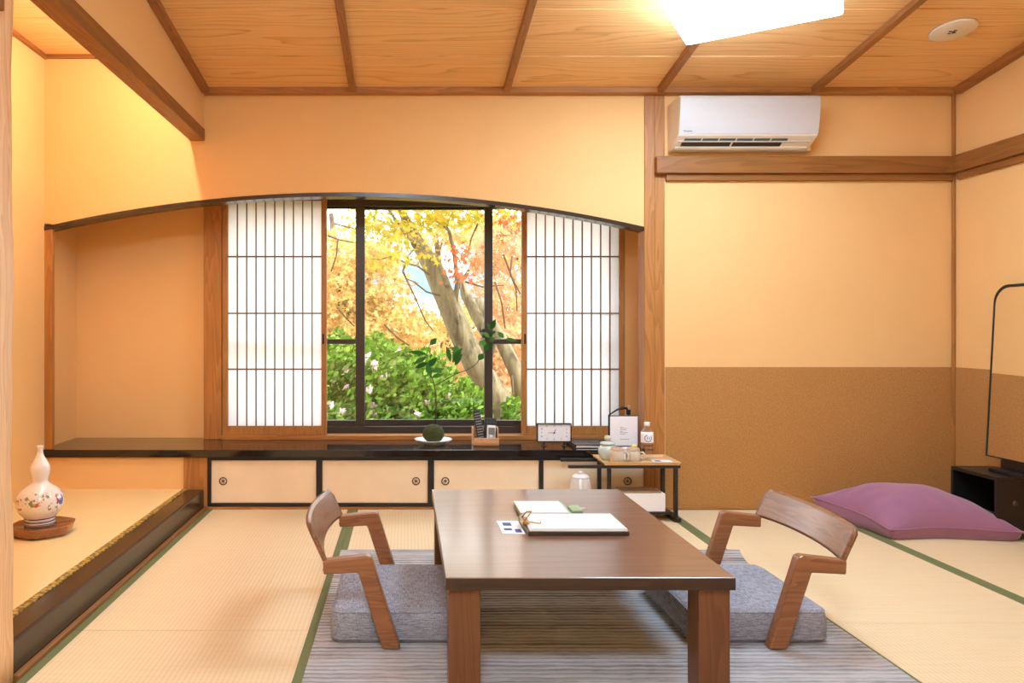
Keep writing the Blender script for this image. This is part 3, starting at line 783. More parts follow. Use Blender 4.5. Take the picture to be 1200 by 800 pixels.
# ------------------------------------------------------------------ things on the window shelf
SZ = .3262
pl = thing('ceramic_plate', 'pale blue shallow plate under the moss ball', 'plate', (.155, 4.19, SZ))
m = MB(); m.lathe([(.0001, 0), (.055, 0), (.055, .006), (.085, .014), (.108, .028), (.1085, .030), (.105, .030), (.08, .018), (.05, .011), (.0001, .010)], (0, 0, 0), 48); m.build('dish', M['plate'], pl)
bo = thing('moss_ball_plant', 'moss ball bonsai with thin leafy stems on the plate', 'plant', (.155, 4.19, SZ + .0105))
m = MB(); bmesh.ops.create_icosphere(m.bm, subdivisions=5, radius=.061)
for v in m.bm.verts:
    k = 1 + random.uniform(-.035, .035); v.co = Vector((v.co.x * k, v.co.y * k, max(0, .05 + v.co.z * k * .88)))
for f in m.bm.faces: f.smooth = True
m.build('moss_ball', M['moss'], bo)
YB = 4.19
def bp(px, py, dy=0.0):
    q = at(px, py, YB + dy); return Vector((q.x - .155, dy, q.z - SZ - .0105))
m = MB()
st = [(510, 497), (511, 480), (511, 462), (508, 447), (504, 437), (502, 428), (500, 415), (503, 405), (508, 397)]
m.tube([bp(*p) for p in st], [.0042, .004, .0036, .0033, .003, .0026, .0022, .0018, .0014], 6)
br = [(509, 452), (520, 446), (534, 438), (546, 434), (556, 428), (564, 419), (569, 410), (573, 398), (577, 382)]
m.tube([bp(p[0], p[1], -.004 * i) for i, p in enumerate(br)], [.0028] * 5 + [.002] * 4, 6)
m.tube([bp(504, 437), bp(512, 428, .01), bp(520, 424, .02)], .001, 5)
m.tube([bp(534, 438, -.01), bp(536, 425, -.02), bp(540, 412, -.02)], .0011, 5)
m.tube([bp(573, 398, -.03), bp(585, 398, -.03), bp(597, 398, -.03)], .001, 5)
m.build('stem', M['twig'], bo)
def leaf(m, base, tip, width, droop=.0, nrm=Vector((0, -1, .3))):
    base, tip = Vector(base), Vector(tip); d = tip - base; L = d.length; d.normalize()
    s = d.cross(nrm).normalized(); u = s.cross(d).normalized()
    prof = [(0, .03), (.18, .6), (.4, 1), (.65, .85), (.85, .4), (1, .02)]
    prev = None
    for (t_, w_) in prof:
        c = base + d * L * t_ + u * (-droop * L * t_ * t_)
        r = [m.bm.verts.new(c - s * width * w_ + u * .15 * width * w_), m.bm.verts.new(c), m.bm.verts.new(c + s * width * w_ + u * .15 * width * w_)]
        if prev:
            for i in (0, 1):
                f = m.bm.faces.new((prev[i], prev[i + 1], r[i + 1], r[i])); f.smooth = True
        prev = r
m = MB()
LV = [((500, 415), (479, 411), 0), ((500, 418), (484, 426), -.02), ((501, 425), (486, 431), -.01), ((502, 430), (512, 418), .02), ((504, 436), (521, 431), 0), ((505, 440), (500, 426), -.03),
      ((504, 404), (512, 396), 0), ((506, 442), (519, 438), .02), ((530, 425), (541, 407), -.02), ((531, 424), (536, 404), 0), ((528, 424), (524, 405), -.02), ((533, 428), (541, 414), -.04), ((540, 412), (528, 407), 0),
      ((566, 414), (561, 422), -.03), ((570, 406), (579, 404), -.03), ((571, 404), (562, 400), -.02), ((574, 395), (565, 389), -.03), ((574, 392), (581, 388), -.04), ((576, 386), (580, 374), -.03), ((576, 388), (571, 378), -.02),
      ((572, 402), (568, 412), -.05), ((592, 397), (607, 399), -.03), ((590, 396), (583, 388), -.03), ((573, 398), (580, 397), -.05)]
for a, b, dy in LV: leaf(m, bp(a[0], a[1], dy), bp(b[0], b[1], dy + random.uniform(-.03, .02)), .016 + random.uniform(-.002, .004), .1, Vector((random.uniform(-.6, .6), -1, random.uniform(.1, 1.2))))
m.build('leaves', M['plantleaf'], bo)

rh = thing('remote_holder', 'light wooden holder with remotes on the shelf under the window', 'remote holder', (.448, 4.17, SZ))
m = MB()
m.prism([(-.055, .0), (.05, .0), (.05, .012), (-.04, .012), (-.048, .020), (-.046, .045), (-.058, .046), (-.062, .020), (-.060, .008)], 'X', -.072, .072, bev=.002)
m.box(-.072, -.066, -.04, .05, .012, .10, bev=.002); m.box(.066, .072, -.04, .05, .012, .10, bev=.002); m.box(-.072, .072, .042, .05, .012, .10, bev=.002)
m.build('rack', M['holder'], rh)
def remote(label, loc, tilt, w, h, mat, keys, keymat, lcd=False, rz=0.0):
    r = thing('remote_control', label, 'remote control', loc, 0, 'remotes in the wooden holder')
    r.rotation_euler = (-math.radians(14), math.radians(tilt), 0)
    m = MB(); m.box(-w, w, -.008, .008, 0, h, bev=.005, seg=3, smooth=True); m.build('casing', mat, r)
    if lcd:
        m = MB(); m.box(-w * .7, w * .7, -.0095, -.0075, h - .055, h - .014, bev=.001); m.build('display', M['lcd'], r)
    m = MB()
    for (kx, kz) in keys: m.box(kx - .0045, kx + .0045, -.0098, -.0075, kz - .003, kz + .003, bev=.0008)
    m.build('button', keymat, r)
grid = lambda w, z0, z1, n: [(x, z0 + (z1 - z0) * k / n) for k in range(n + 1) for x in (-w, 0, w)]
remote('slim black remote with pale keys, leaning out of the wooden holder', (.430, 4.165, SZ + .0135), -9, .020, .185, M['blackmatte'], grid(.011, .03, .165, 9), M['grey'])
remote('wide black remote at the back of the wooden holder', (.474, 4.186, SZ + .0135), 5, .034, .135, M['blackmatte'], grid(.02, .03, .11, 4), M['steel'])
remote('white air conditioner remote with grey display in the wooden holder', (.481, 4.158, SZ + .0135), 3, .025, .098, M['white'], [(-.012, .026), (.0, .026), (.012, .026), (-.012, .036), (.012, .036)], M['grey'], True)

ck = thing('desk_clock', 'rectangular black-framed table clock with pale face on the shelf', 'clock', (.830, 4.12, SZ))
cw, ch, cb = .096, .103, .024
m = MB()
m.box(-cw, cw, -.012, .02, cb, cb + .0045, bev=.001); m.box(-cw, cw, -.012, .02, cb + ch - .0045, cb + ch, bev=.001)
m.box(-cw, -cw + .0045, -.012, .02, cb + .0045, cb + ch - .0045, bev=.001); m.box(cw - .0045, cw, -.012, .02, cb + .0045, cb + ch - .0045, bev=.001)
m.box(-cw + .004, cw - .004, .010, .019, cb + .004, cb + ch - .004); m.build('case', M['blackmatte'], ck)
bx(-cw + .0045, cw - .0045, -.004, .0098, cb + .0045, cb + ch - .0045).build('dial', M['paper'], ck)
for sx in (-.057, .057):
    m = MB(); m.box(sx - .004, sx + .004, -.004, .006, .0035, cb, bev=.001); m.box(sx - .012, sx + .012, -.02, .024, 0, .0035, bev=.001); m.build('foot', M['blackmatte'], ck)
zc = cb + ch / 2
for k in range(1, 13):
    a = PI / 2 - k * PI / 6
    text('numeral', str(k), .0125, M['blackmatte'], ck, (.070 * max(-1, min(1, 1.15 * math.cos(a))), -.0045, zc + .037 * max(-1, min(1, 1.1 * math.sin(a)))))
def hand(ang, L, w, y):
    m = MB(); d = Vector((math.sin(ang), 0, math.cos(ang))); s = Vector((d.z, 0, -d.x))
    p0 = Vector((0, y, zc)) - d * .008; p1 = Vector((0, y, zc)) + d * L
    q = [p0 - s * w, p0 + s * w, p1 + s * w * .5, p1 - s * w * .5]
    m.prism([(v.x, v.z) for v in q], 'Y', y, y + .0008); m.build('clock_hand', M['blackmatte'], ck)
hand(math.radians(22.5), .022, .0022, -.0068); hand(math.radians(270), .034, .0016, -.0078)
m = MB(); m.lathe([(.003, 0), (.003, -.0045), (.0001, -.0045)], (0, -.004, zc), 12, axis='Y'); m.build('hand_cap', M['blackmatte'], ck)

fb = thing('binder', 'flat black binder lying on the shelf right of the clock', 'binder', (1.035, 4.15, SZ))
m = MB(); m.box(-.105, .085, -.11, .12, 0, .004, bev=.001); m.box(-.105, .085, -.11, .12, .016, .020, bev=.001); m.box(-.105, -.099, -.11, .12, .004, .016); m.build('cover', M['black'], fb)
bx(-.098, .08, -.105, .115, .0042, .0158).build('pages', M['paper'], fb)

ib = thing('info_card', 'white notice card in a black holder beside the tall post', 'card', (1.208, 4.075, SZ))
m = MB(); m.box(-.083, .075, .003, .016, 0, .176, bev=.003); m.box(-.083, .075, -.012, .016, 0, .008, bev=.002); m.build('holder', M['blackmatte'], ib)
m = MB(); m.box(-.076, .077, -.0015, .0029, .009, .172, bev=.002); m.build('card', M['paper'], ib)
for (xa, xb, z) in ((-.022, -.002, .112), (-.02, .018, .105), (-.022, .012, .097), (-.022, -.006, .088), (-.02, .022, .082), (-.022, .008, .074), (-.022, .03, .045)):
    bx(xa, xb, -.002, -.0014, z - .0012, z + .0012).build('print_line', M['ink'], ib)
gl = thing('gooseneck_light', 'small black gooseneck light behind the notice card', 'light', (1.27, 4.21, SZ))
m = MB(); m.lathe([(.0001, 0), (.03, 0), (.03, .008), (.026, .012), (.0001, .012)], (0, 0, 0), 24); m.build('base', M['blackmatte'], gl)
m = MB(); m.tube([(0, 0, .012), (.004, 0, .07), (.006, 0, .14), (.004, 0, .185)], .004, 8); m.box(-.006, .016, -.008, .008, .165, .195, bev=.003); m.build('post', M['blackmatte'], gl)
m = MB(); m.tube([(.004, 0, .186), (-.01, -.01, .204), (-.035, -.02, .206), (-.07, -.028, .196), (-.12, -.035, .166)], [.004, .007, .008, .005, .003], 10); m.build('arm', M['blackmatte'], gl)
m = MB(); m.ball((.008, 0, .212), .007); m.tube([(.008, 0, .19), (.008, 0, .212)], .003, 8); m.build('knob', M['offwhite'], gl)

# ------------------------------------------------------------------ tea stand beside the post
ts = thing('tea_stand', 'low black tea stand in front of the cabinet and post', 'stand', (1.2, 3.84, .0006))
tz = .2885
m = MB()
m.box(-.374, .198, -.105, -.085, tz - .016, tz, bev=.004); m.build('rail', M['black'], ts)
m = MB(); m.box(-.374, .198, .085, .105, tz - .016, tz, bev=.004); m.build('rail', M['black'], ts)
m = MB(); m.box(-.18, .196, -.0845, .0845, tz - .014, tz - .002); m.build('top_board', M['black'], ts)
for sx in (-.165, .175):
    for sy in (-.095, .095):
        m = MB(); m.box(sx - .010, sx + .010, sy - .009, sy + .009, .022, tz - .0165, bev=.002); m.build('leg', M['black'], ts)
for sx in (-.165, .175):
    m = MB(); m.box(sx - .014, sx + .022, -.118, .118, .004, .022, bev=.004); m.box(sx - .01, sx + .012, -.1, -.06, 0, .006); m.box(sx - .01, sx + .012, .06, .1, 0, .006); m.build('foot', M['black'], ts)
m = MB(); m.box(-.15, .160, -.10, .10, .036, .048, bev=.002); m.build('lower_shelf', M['black'], ts)
tr = thing('wooden_tray', 'light wooden tray on top of the black tea stand', 'tray', (1.2, 3.84, tz + .001))
m = MB()
m.box(-.185, .185, -.108, .118, 0, .006, bev=.001)
m.prism([(-.108, 0), (-.114, .016), (-.109, .017), (-.102, .005)], 'X', -.19, .19); m.prism([(.118, 0), (.124, .016), (.119, .017), (.112, .005)], 'X', -.19, .19)
m.prism([(-.185, 0), (-.197, .016), (-.191, .017), (-.179, .005)], 'Y', -.112, .122); m.prism([(.185, 0), (.197, .016), (.191, .017), (.179, .005)], 'Y', -.112, .122)
m.build('tray_body', M['traywood'], tr)
TT = tz + .0073
tp = thing('teapot', 'celadon lidded teapot with a round beige knob on the tray', 'teapot', (1.063, 3.872, TT))
m = MB(); m.lathe([(.0001, 0), (.030, 0), (.032, .004), (.044, .018), (.050, .040), (.047, .062), (.036, .076), (.030, .078), (.0001, .078)], (0, 0, 0), 36); m.build('body', M['celadon'], tp)
m = MB(); m.lathe([(.0001, .0785), (.036, .0785), (.0405, .082), (.036, .090), (.018, .096), (.0001, .098)], (0, 0, 0), 36); m.build('lid', M['celadon'], tp)
m = MB(); m.ball((0, 0, .112), .0175, 1.05, 1, .85); m.tube([(0, 0, .094), (0, 0, .104)], .006, 10); m.build('knob', M['mug'], tp)
m = MB(); m.tube([(.040, -.018, .03), (.058, -.024, .045), (.066, -.026, .068)], [.011, .008, .006], 10); m.build('spout', M['celadon'], tp)
def mug(label, x, y, rz):
    t = thing('stoneware_mug', label, 'mug', (x, y, TT), rz, 'beige mugs on the tray')
    m = MB(); m.lathe([(.0001, 0), (.030, 0), (.034, .004), (.0365, .025), (.036, .05), (.033, .066), (.0325, .066)], (0, 0, 0), 32, cap=False); m.build('body', M['mug'], t)
    m = MB(); m.lathe([(.0335, .0662), (.0315, .074), (.024, .078), (.0001, .079)], (0, 0, 0), 32, cap=False); m.lathe([(.0335, .0662), (.0345, .063), (.0355, .063)], (0, 0, 0), 32, cap=False); m.build('lid', M['mugrim'], t)
    m = MB(); m.tube([(.034, 0, .052), (.050, 0, .056), (.060, 0, .042), (.056, 0, .022), (.035, 0, .014)], .005, 8); m.build('handle', M['mug'], t)
mug('beige lidded mug nearer the teapot on the tray', 1.086, 3.782, -.55)
mug('beige lidded mug nearer the water bottle on the tray', 1.170, 3.784, -.55)
sb = thing('sachet_box', 'small white sachet box behind the mugs on the tray', 'box', (1.150, 3.90, TT))
m = MB(); m.box(-.045, .04, -.02, .02, 0, .058, bev=.001); m.build('box', M['paper'], sb)
m = MB(); m.box(-.02, .025, -.0206, -.0198, .046, .049); m.build('print', M['ink'], sb)
yp = thing('tea_packet', 'small yellow packet beside the white sachet box', 'packet', (1.207, 3.885, TT))
m = MB(); m.box(-.013, .013, -.004, .004, .0, .075, bev=.003, smooth=True); m.build('sachet', M['yellow'], yp)
wb = thing('water_bottle', 'clear plastic water bottle with white label and blue emblem on the tray', 'bottle', (1.262, 3.845, TT))
m = MB(); m.lathe([(.0001, 0), (.024, 0), (.030, .004), (.032, .012), (.030, .02), (.0318, .028), (.030, .038), (.032, .05), (.0318, .13), (.029, .148), (.020, .166), (.014, .175), (.0135, .182)], (0, 0, 0), 32, cap=True); m.build('body', M['clear'], wb)
m = MB(); m.lathe([(.0326, .095), (.0326, .135), (.0305, .150), (.030, .150)], (0, 0, 0), 32, cap=False); m.build('label', M['paper'], wb)
def lettery(m, band, n, z0, z1, r, a0, a1):
    for k in range(n):
        a = math.radians(a0 + (a1 - a0) * (k + .5) / n); h = random.uniform(.5, 1) * (z1 - z0)
        zc_ = random.uniform(z0 + h / 2, z1 - h / 2)
        p = Vector((r * math.cos(a), r * math.sin(a), zc_))
        m.box(-.0012, .0012, -.0004, .0004, -h / 2, h / 2, mat=Matrix.Translation(p) @ Matrix.Rotation(a + PI / 2, 4, 'Z'))
m = MB()
lettery(m, 0, 13, .052, .066, .0325, -150, -30); lettery(m, 0, 11, .074, .086, .0325, -145, -35)
m.build('print', M['blackmatte'], wb)
m = MB()
def on_cyl(a_deg, z, r=.0331): a = math.radians(a_deg); return (r * math.cos(a), r * math.sin(a), z)
pts = [on_cyl(-98 + 30 * math.cos(q), .119 + .0165 * math.sin(q)) for q in [math.radians(x) for x in range(110, 400, 12)]]
m.tube(pts, .0017, 6)
m.tube([on_cyl(-105, .128), on_cyl(-106, .12), on_cyl(-103, .113)], .0013, 6)
m.tube([on_cyl(-90, .125), on_cyl(-86, .119), on_cyl(-90, .114)], .0016, 6)
m.build('emblem', M['blue'], wb)
m = MB(); m.lathe([(.0145, .180), (.0150, .181), (.0150, .198), (.0140, .200), (.0001, .200)], (0, 0, 0), 24); m.build('cap', M['white'], wb)
lf = thing('tray_leaflet', 'folded leaflet with dark print lying on the tray by the bottle', 'leaflet', (1.334, 3.80, TT))
m = MB(); m.box(-.055, .042, -.07, .04, 0, .003, bev=.0005); m.build('sheet', M['paper'], lf)
for q in ((-.045, -.015, -.01, .02), (-.035, -.025, -.05, -.03), (-.012, .034, -.058, -.04)): bx(*q, .003, .0034).build('print', M['blue'], lf)
kt = thing('electric_kettle', 'white electric kettle on the floor left of the tea stand', 'kettle', (.912, 3.84, .0006), -PI / 2 - .25)
m = MB(); m.lathe([(.0001, 0), (.066, 0), (.068, .01), (.066, .022), (.064, .03), (.060, .10), (.052, .17), (.046, .198), (.044, .204)], (0, 0, 0), 36, cap=False); m.build('body', M['white'], kt)
m = MB(); m.lathe([(.044, .2045), (.045, .210), (.036, .220), (.012, .225), (.0001, .225)], (0, 0, 0), 36); m.lathe([(.0001, .225), (.013, .225), (.013, .233), (.009, .238), (.0001, .238)], (0, 0, 0), 20); m.build('lid', M['white'], kt)
m = MB(); m.tube([(-.044, -.01, .18), (-.058, -.012, .196), (-.064, -.013, .205)], [.016, .011, .008], 10); m.build('spout', M['white'], kt)
m = MB(); m.tube([(.042, 0, .2), (.075, 0, .205), (.092, 0, .18), (.090, 0, .10), (.066, 0, .06)], .008, 10); m.build('handle', M['white'], kt)
tbx = thing('tissue_box', 'white tissue box with a tan top on the lower shelf of the tea stand', 'box', (1.21, 3.835, .0492))
m = MB(); m.box(-.10, .115, -.085, .06, 0, .092, bev=.002); m.build('carton', M['white'], tbx)
m = MB(); m.box(-.10, .098, -.075, .055, .0922, .098, bev=.001); m.box(-.05, .05, -.02, .0, .098, .0985); m.build('top_panel', M['tan'], tbx)

# ------------------------------------------------------------------ dresser box and mirror
db = thing('low_dresser', 'low black open-sided dresser box against the right wall', 'dresser', (2.868, 3.565, .0006))
bx0, bx1, by0, by1, bz = -.115, .108, -.145, .145, .291
m = MB()
m.box(bx0, bx1, by0, by1, bz - .018, bz, bev=.002); m.box(bx0, bx1, by0, by1, .0, .02, bev=.002)
m.box(bx0, bx1, by0, by0 + .016, .02, bz - .018, bev=.001); m.box(bx0, bx1, by1 - .016, by1, .02, bz - .018, bev=.001)
m.box(bx1 - .012, bx1, by0 + .016, by1 - .016, .02, bz - .018); m.build('carcass', M['black'], db)
m = MB(); m.box(bx0 + .01, bx0 + .022, by0 + .018, by1 - .018, .022, .12, bev=.002); m.build('drawer', M['black'], db)
m = MB(); m.lathe([(.0001, 0), (.012, 0), (.012, -.003), (.0001, -.004)], (-.03, by0, .17), 18, axis='Y'); m.build('stud', M['steel'], db)
mr = thing('standing_mirror', 'tall rounded mirror in a thin black frame on the dresser box', 'mirror', (2.905, 3.47, .2925))
tilt = math.atan(.045 / .85)
m = MB()
def rr(w, h, R, n=8):
    pts = [(-w, 0), (w, 0)]
    for cx_, a0 in ((w - R, 0), (-w + R, 90)):
        for q in range(n + 1): a = math.radians(a0 + 90 * q / n); pts.append((cx_ + R * math.cos(a), h - R + R * math.sin(a)))
    return pts
Rm = Matrix.Translation((-.02, 0, .062)) @ Matrix.Rotation(tilt, 4, 'Y')
def tr_all(m):
    for v in m.bm.verts: v.co = Rm @ v.co
mw, mh = .17, .845
out, inn = rr(mw, mh, .085), rr(mw - .006, mh - .014, .079)
inn = [(x, z if z > 0 else .006) for x, z in inn]
A = [m.bm.verts.new((-.012, p[0], p[1])) for p in out]; B = [m.bm.verts.new((-.012, p[0], p[1])) for p in inn]
A2 = [m.bm.verts.new((.010, p[0], p[1])) for p in out]; B2 = [m.bm.verts.new((-.006, p[0], p[1])) for p in inn]
n = len(out)
for i in range(n):
    j = (i + 1) % n
    m.bm.faces.new((A[i], A[j], B[j], B[i])); m.bm.faces.new((A[i], A2[i], A2[j], A[j])); m.bm.faces.new((B[i], B[j], B2[j], B2[i]))
m.bm.faces.new(A2)
bmesh.ops.recalc_face_normals(m.bm, faces=list(m.bm.faces)); tr_all(m)
m.build('mirror_frame', M['blackmatte'], mr)
m = MB(); m.prism(inn, 'X', -.009, -.0065); tr_all(m); m.build('mirror_glass', M['mirror'], mr)
m = MB(); m.box(-.075, .055, -.10, .10, 0, .018, bev=.003); m.box(-.022, .018, -.09, .09, .018, .064, bev=.003); m.build('stand', M['black'], mr)

# ------------------------------------------------------------------ purple floor pillow
pw = thing('floor_pillow', 'large purple cotton floor pillow leaning by the dresser box', 'pillow', (2.45, 3.60, .0006))
A_, B_, C_, D_ = Vector((2.13, 3.86, .10)), Vector((2.243, 3.40, .050)), Vector((2.850, 3.375, .046)), Vector((2.66, 3.84, .12))
N = 56
def pil(u, v, side):
    s, t_ = (u + 1) / 2, (v + 1) / 2
    p = (B_ * (1 - s) + C_ * s) * (1 - t_) + (A_ * (1 - s) + D_ * s) * t_
    # edges curve inwards between the corners
    k = .045
    cen = (A_ + B_ + C_ + D_) / 4
    e = max(abs(u), abs(v))
    pull = k * ((1 - u * u) * abs(v) ** 3 + (1 - v * v) * abs(u) ** 3)
    p = p + (cen - p).normalized() * pull * Vector((1, 1, 0)).length * .7
    b = (max(0, 1 - u ** 2) ** .55) * (max(0, 1 - v ** 2) ** .55)
    wr = .006 * math.sin(u * 19 + v * 3) * max(0, abs(v) - .45) * (1 - abs(v)) * 4 + .006 * math.sin(v * 17 + u * 4) * max(0, abs(u) - .45) * (1 - abs(u)) * 4 + .004 * math.sin(u * 5 - v * 7)* b
    base = p.z
    if side > 0: z = base + (.205 - base * .85) * b + wr
    else: z = max(.001 + .0 * b, base - .14 * b ** .5)
    return Vector((p.x - 2.45, p.y - 3.60, max(.001, z)))
m = MB()
T = [[m.bm.verts.new(pil(-1 + 2 * i / N, -1 + 2 * j / N, 1)) for i in range(N + 1)] for j in range(N + 1)]
Bt = [[(T[j][i] if i in (0, N) or j in (0, N) else m.bm.verts.new(pil(-1 + 2 * i / N, -1 + 2 * j / N, -1))) for i in range(N + 1)] for j in range(N + 1)]
for j in range(N):
    for i in range(N):
        m.bm.faces.new((T[j][i], T[j][i + 1], T[j + 1][i + 1], T[j + 1][i])).smooth = True
        m.bm.faces.new((Bt[j][i], Bt[j + 1][i], Bt[j + 1][i + 1], Bt[j][i + 1])).smooth = True
m.build('cover', M['purple'], pw)
m = MB(); ed = [pil(-1 + 2 * i / N, -1, 1) for i in range(N + 1)] + [pil(1, -1 + 2 * i / N, 1) for i in range(1, N + 1)] + [pil(1 - 2 * i / N, 1, 1) for i in range(1, N + 1)] + [pil(-1, 1 - 2 * i / N, 1) for i in range(1, N)]
m.tube(ed + [ed[0]], .0035, 6, cap=False); m.build('seam', M['purple'], pw)

# ------------------------------------------------------------------ garden outside
GZ = -.45
m = MB()
n = 40
gv = [[m.bm.verts.new((-16 + 32 * i / n, 4.6 + 24 * j / n, GZ + .10 * math.sin(i * .7) * math.sin(j * .5) + max(0, (j / n * 24 - 9)) * .12)) for i in range(n + 1)] for j in range(n + 1)]
for j in range(n):
    for i in range(n): m.bm.faces.new((gv[j][i], gv[j][i + 1], gv[j + 1][i + 1], gv[j + 1][i])).smooth = True
struct('ground', m, M['soil'], 'garden slope outside the window', 'ground')

STAR = []
for k in range(5):
    a = PI / 2 + (k - 2) * 1.05
    STAR.append((math.cos(a) * (1 - .1 * abs(k - 2)), math.sin(a) * (1 - .1 * abs(k - 2))))
    if k < 4: a2 = a + .52; STAR.append((math.cos(a2) * .36, math.sin(a2) * .36))
STAR.append((-.05, -.22)) if False else None
MAPLE = STAR[::1] + [(.0, -.15)]
OVAL = [(0, -1), (.42, -.45), (.45, .2), (0, 1), (-.45, .2), (-.42, -.45)]
DIAM = [(0, -1), (.5, 0), (0, 1), (-.5, 0)]
def leaves(name, mat, pts, size, shape, parent, up=0.6, rnd=random):
    V, Fc = [], []
    for p in pts:
        s = size * rnd.uniform(.65, 1.3)
        nrm = Vector((rnd.gauss(0, 1), rnd.gauss(0, 1) - .8, rnd.gauss(0, 1) + up)).normalized()
        a = nrm.cross(Vector((rnd.random(), rnd.random(), rnd.random()))).normalized(); b = nrm.cross(a)
        i0 = len(V)
        for (x, y) in shape: V.append(p + a * x * s + b * y * s)
        Fc.append(tuple(range(i0, i0 + len(shape))))
    me = bpy.data.meshes.new(name); me.from_pydata([tuple(v) for v in V], [], Fc)
    return link(name, me, mat, parent)
def blob_pts(n, blobs, rnd):
    """leaf positions gathered on sprays inside ellipsoids (x, y, z, rx, ry, rz)"""
    out = []; tot = sum(b[3] * b[4] * b[5] for b in blobs) ** 1
    for b in blobs:
        k = int(n * b[3] * b[4] * b[5] / tot) + 1
        c = 0
        while c < k:
            d = Vector((rnd.uniform(-1, 1), rnd.uniform(-1, 1), rnd.uniform(-1, 1)))
            if d.length > 1: continue
            q = Vector((b[0] + d.x * b[3], b[1] + d.y * b[4], b[2] + d.z * b[5]))
            for _ in range(rnd.randint(3, 9)):
                out.append(q + Vector((rnd.gauss(0, .09), rnd.gauss(0, .09), rnd.gauss(0, .035)))); c += 1
    return out
R1 = random.Random(3)
YT = 7.6
tree = thing('maple_tree', 'thick-trunked maple with lime and orange leaves just outside the window', 'tree', (at(640, 600, YT).x, YT, GZ))
org = Vector(tree.location)
def tp_(px, py, dy=0): return at(px, py, YT + dy) - org
m = MB()
base = Vector((.1, 0, -.05))
def px_r(w): return w / 2 * YT / F
m.tube([base, tp_(606, 520), tp_(594, 490), tp_(572, 450), tp_(556, 425), tp_(540, 390), tp_(521, 347), tp_(503, 308), tp_(488, 282), tp_(474, 255), tp_(462, 225)],
       [.30, px_r(46), px_r(38), px_r(30), px_r(28), px_r(28), px_r(25), px_r(20), px_r(16), px_r(10), px_r(5)], 14)
m.tube([tp_(548, 410), tp_(534, 372, -.1), tp_(531, 352, -.2), tp_(523, 330, -.3), tp_(516, 312, -.3), tp_(510, 300, -.35), tp_(492, 286, -.4), tp_(478, 278, -.4), tp_(455, 245, -.45), tp_(440, 240, -.5)], [px_r(w) for w in (12, 9, 8, 7, 7, 6, 5, 4.5, 3.5, 2)], 8)
m.tube([tp_(533, 360, -.15), tp_(536, 330, -.2), tp_(533, 305, -.2), tp_(531, 290, -.25), tp_(526, 270, -.3), tp_(518, 262, -.3), tp_(500, 253, -.3)], [px_r(w) for w in (7, 5, 5, 4.5, 4, 3.5, 2)], 8)
m.tube([tp_(560, 430, .2), tp_(575, 395, .4), tp_(560, 370, .5), tp_(545, 345, .6), tp_(540, 320, .7)], [px_r(w) for w in (24, 22, 18, 12, 6)], 10)
m.tube([tp_(612, 480, .1), tp_(607, 440, .1), tp_(592, 408, .2), tp_(580, 385, .2), tp_(560, 350, .4)], [px_r(w) for w in (20, 19, 17, 14, 8)], 10)
m.build('trunk', M['bark'], tree)
def twig(ps, w=2.0, dy=-.2):
    k = len(ps); m = MB(); m.tube([tp_(p[0], p[1], dy) for p in ps], [px_r(w * (1 - .6 * i / k)) for i in range(k)], 5); m.build('branch', M['twig'], tree)
for ps in ([(503, 322), (490, 312), (475, 308), (460, 300), (445, 304), (432, 303)], [(472, 318), (480, 335), (488, 352), (498, 375), (508, 388)], [(472, 318), (478, 300), (490, 288)], [(545, 330), (565, 336), (590, 334)],
           [(516, 346), (500, 342), (485, 330), (475, 326)], [(540, 325), (545, 345), (548, 358)], [(600, 300), (598, 320), (605, 340), (606, 365)], [(580, 330), (588, 355), (592, 385)], [(384, 276), (398, 281), (414, 284)], [(392, 262), (415, 268), (440, 268)],
           [(396, 280), (394, 300), (388, 318)], [(590, 298), (600, 325), (610, 345)], [(450, 380), (465, 395), (480, 405)], [(395, 360), (405, 372), (415, 382)], [(600, 440), (602, 470), (606, 500)], [(560, 262), (552, 280), (548, 300)], [(436, 395), (450, 405), (462, 415)]):
    twig(ps, 2.4)
def bl(px, py, Y, rpx, ry, rpz): c = at(px, py, Y) - org; return (c.x, c.y, c.z, rpx * Y / F, ry, rpz * Y / F)
leaves('foliage', M['leaf_lime'], blob_pts(3400, [bl(470, 255, 7.3, 50, .6, 22), bl(520, 250, 7.2, 45, .6, 18), bl(570, 245, 7.3, 60, .6, 16), bl(470, 285, 7.2, 25, .4, 22), bl(455, 305, 7.2, 24, .3, 12), bl(500, 300, 7.1, 18, .3, 10), bl(430, 262, 7.4, 30, .5, 16), bl(520, 220, 7.4, 140, .8, 18)], R1), .042, MAPLE, tree, rnd=R1)
leaves('foliage', M['leaf_red'], blob_pts(150, [bl(545, 300, 7.2, 14, .3, 14), bl(538, 318, 7.2, 14, .2, 8), bl(595, 262, 7.3, 14, .2, 16)], R1), .05, MAPLE, tree, rnd=R1)
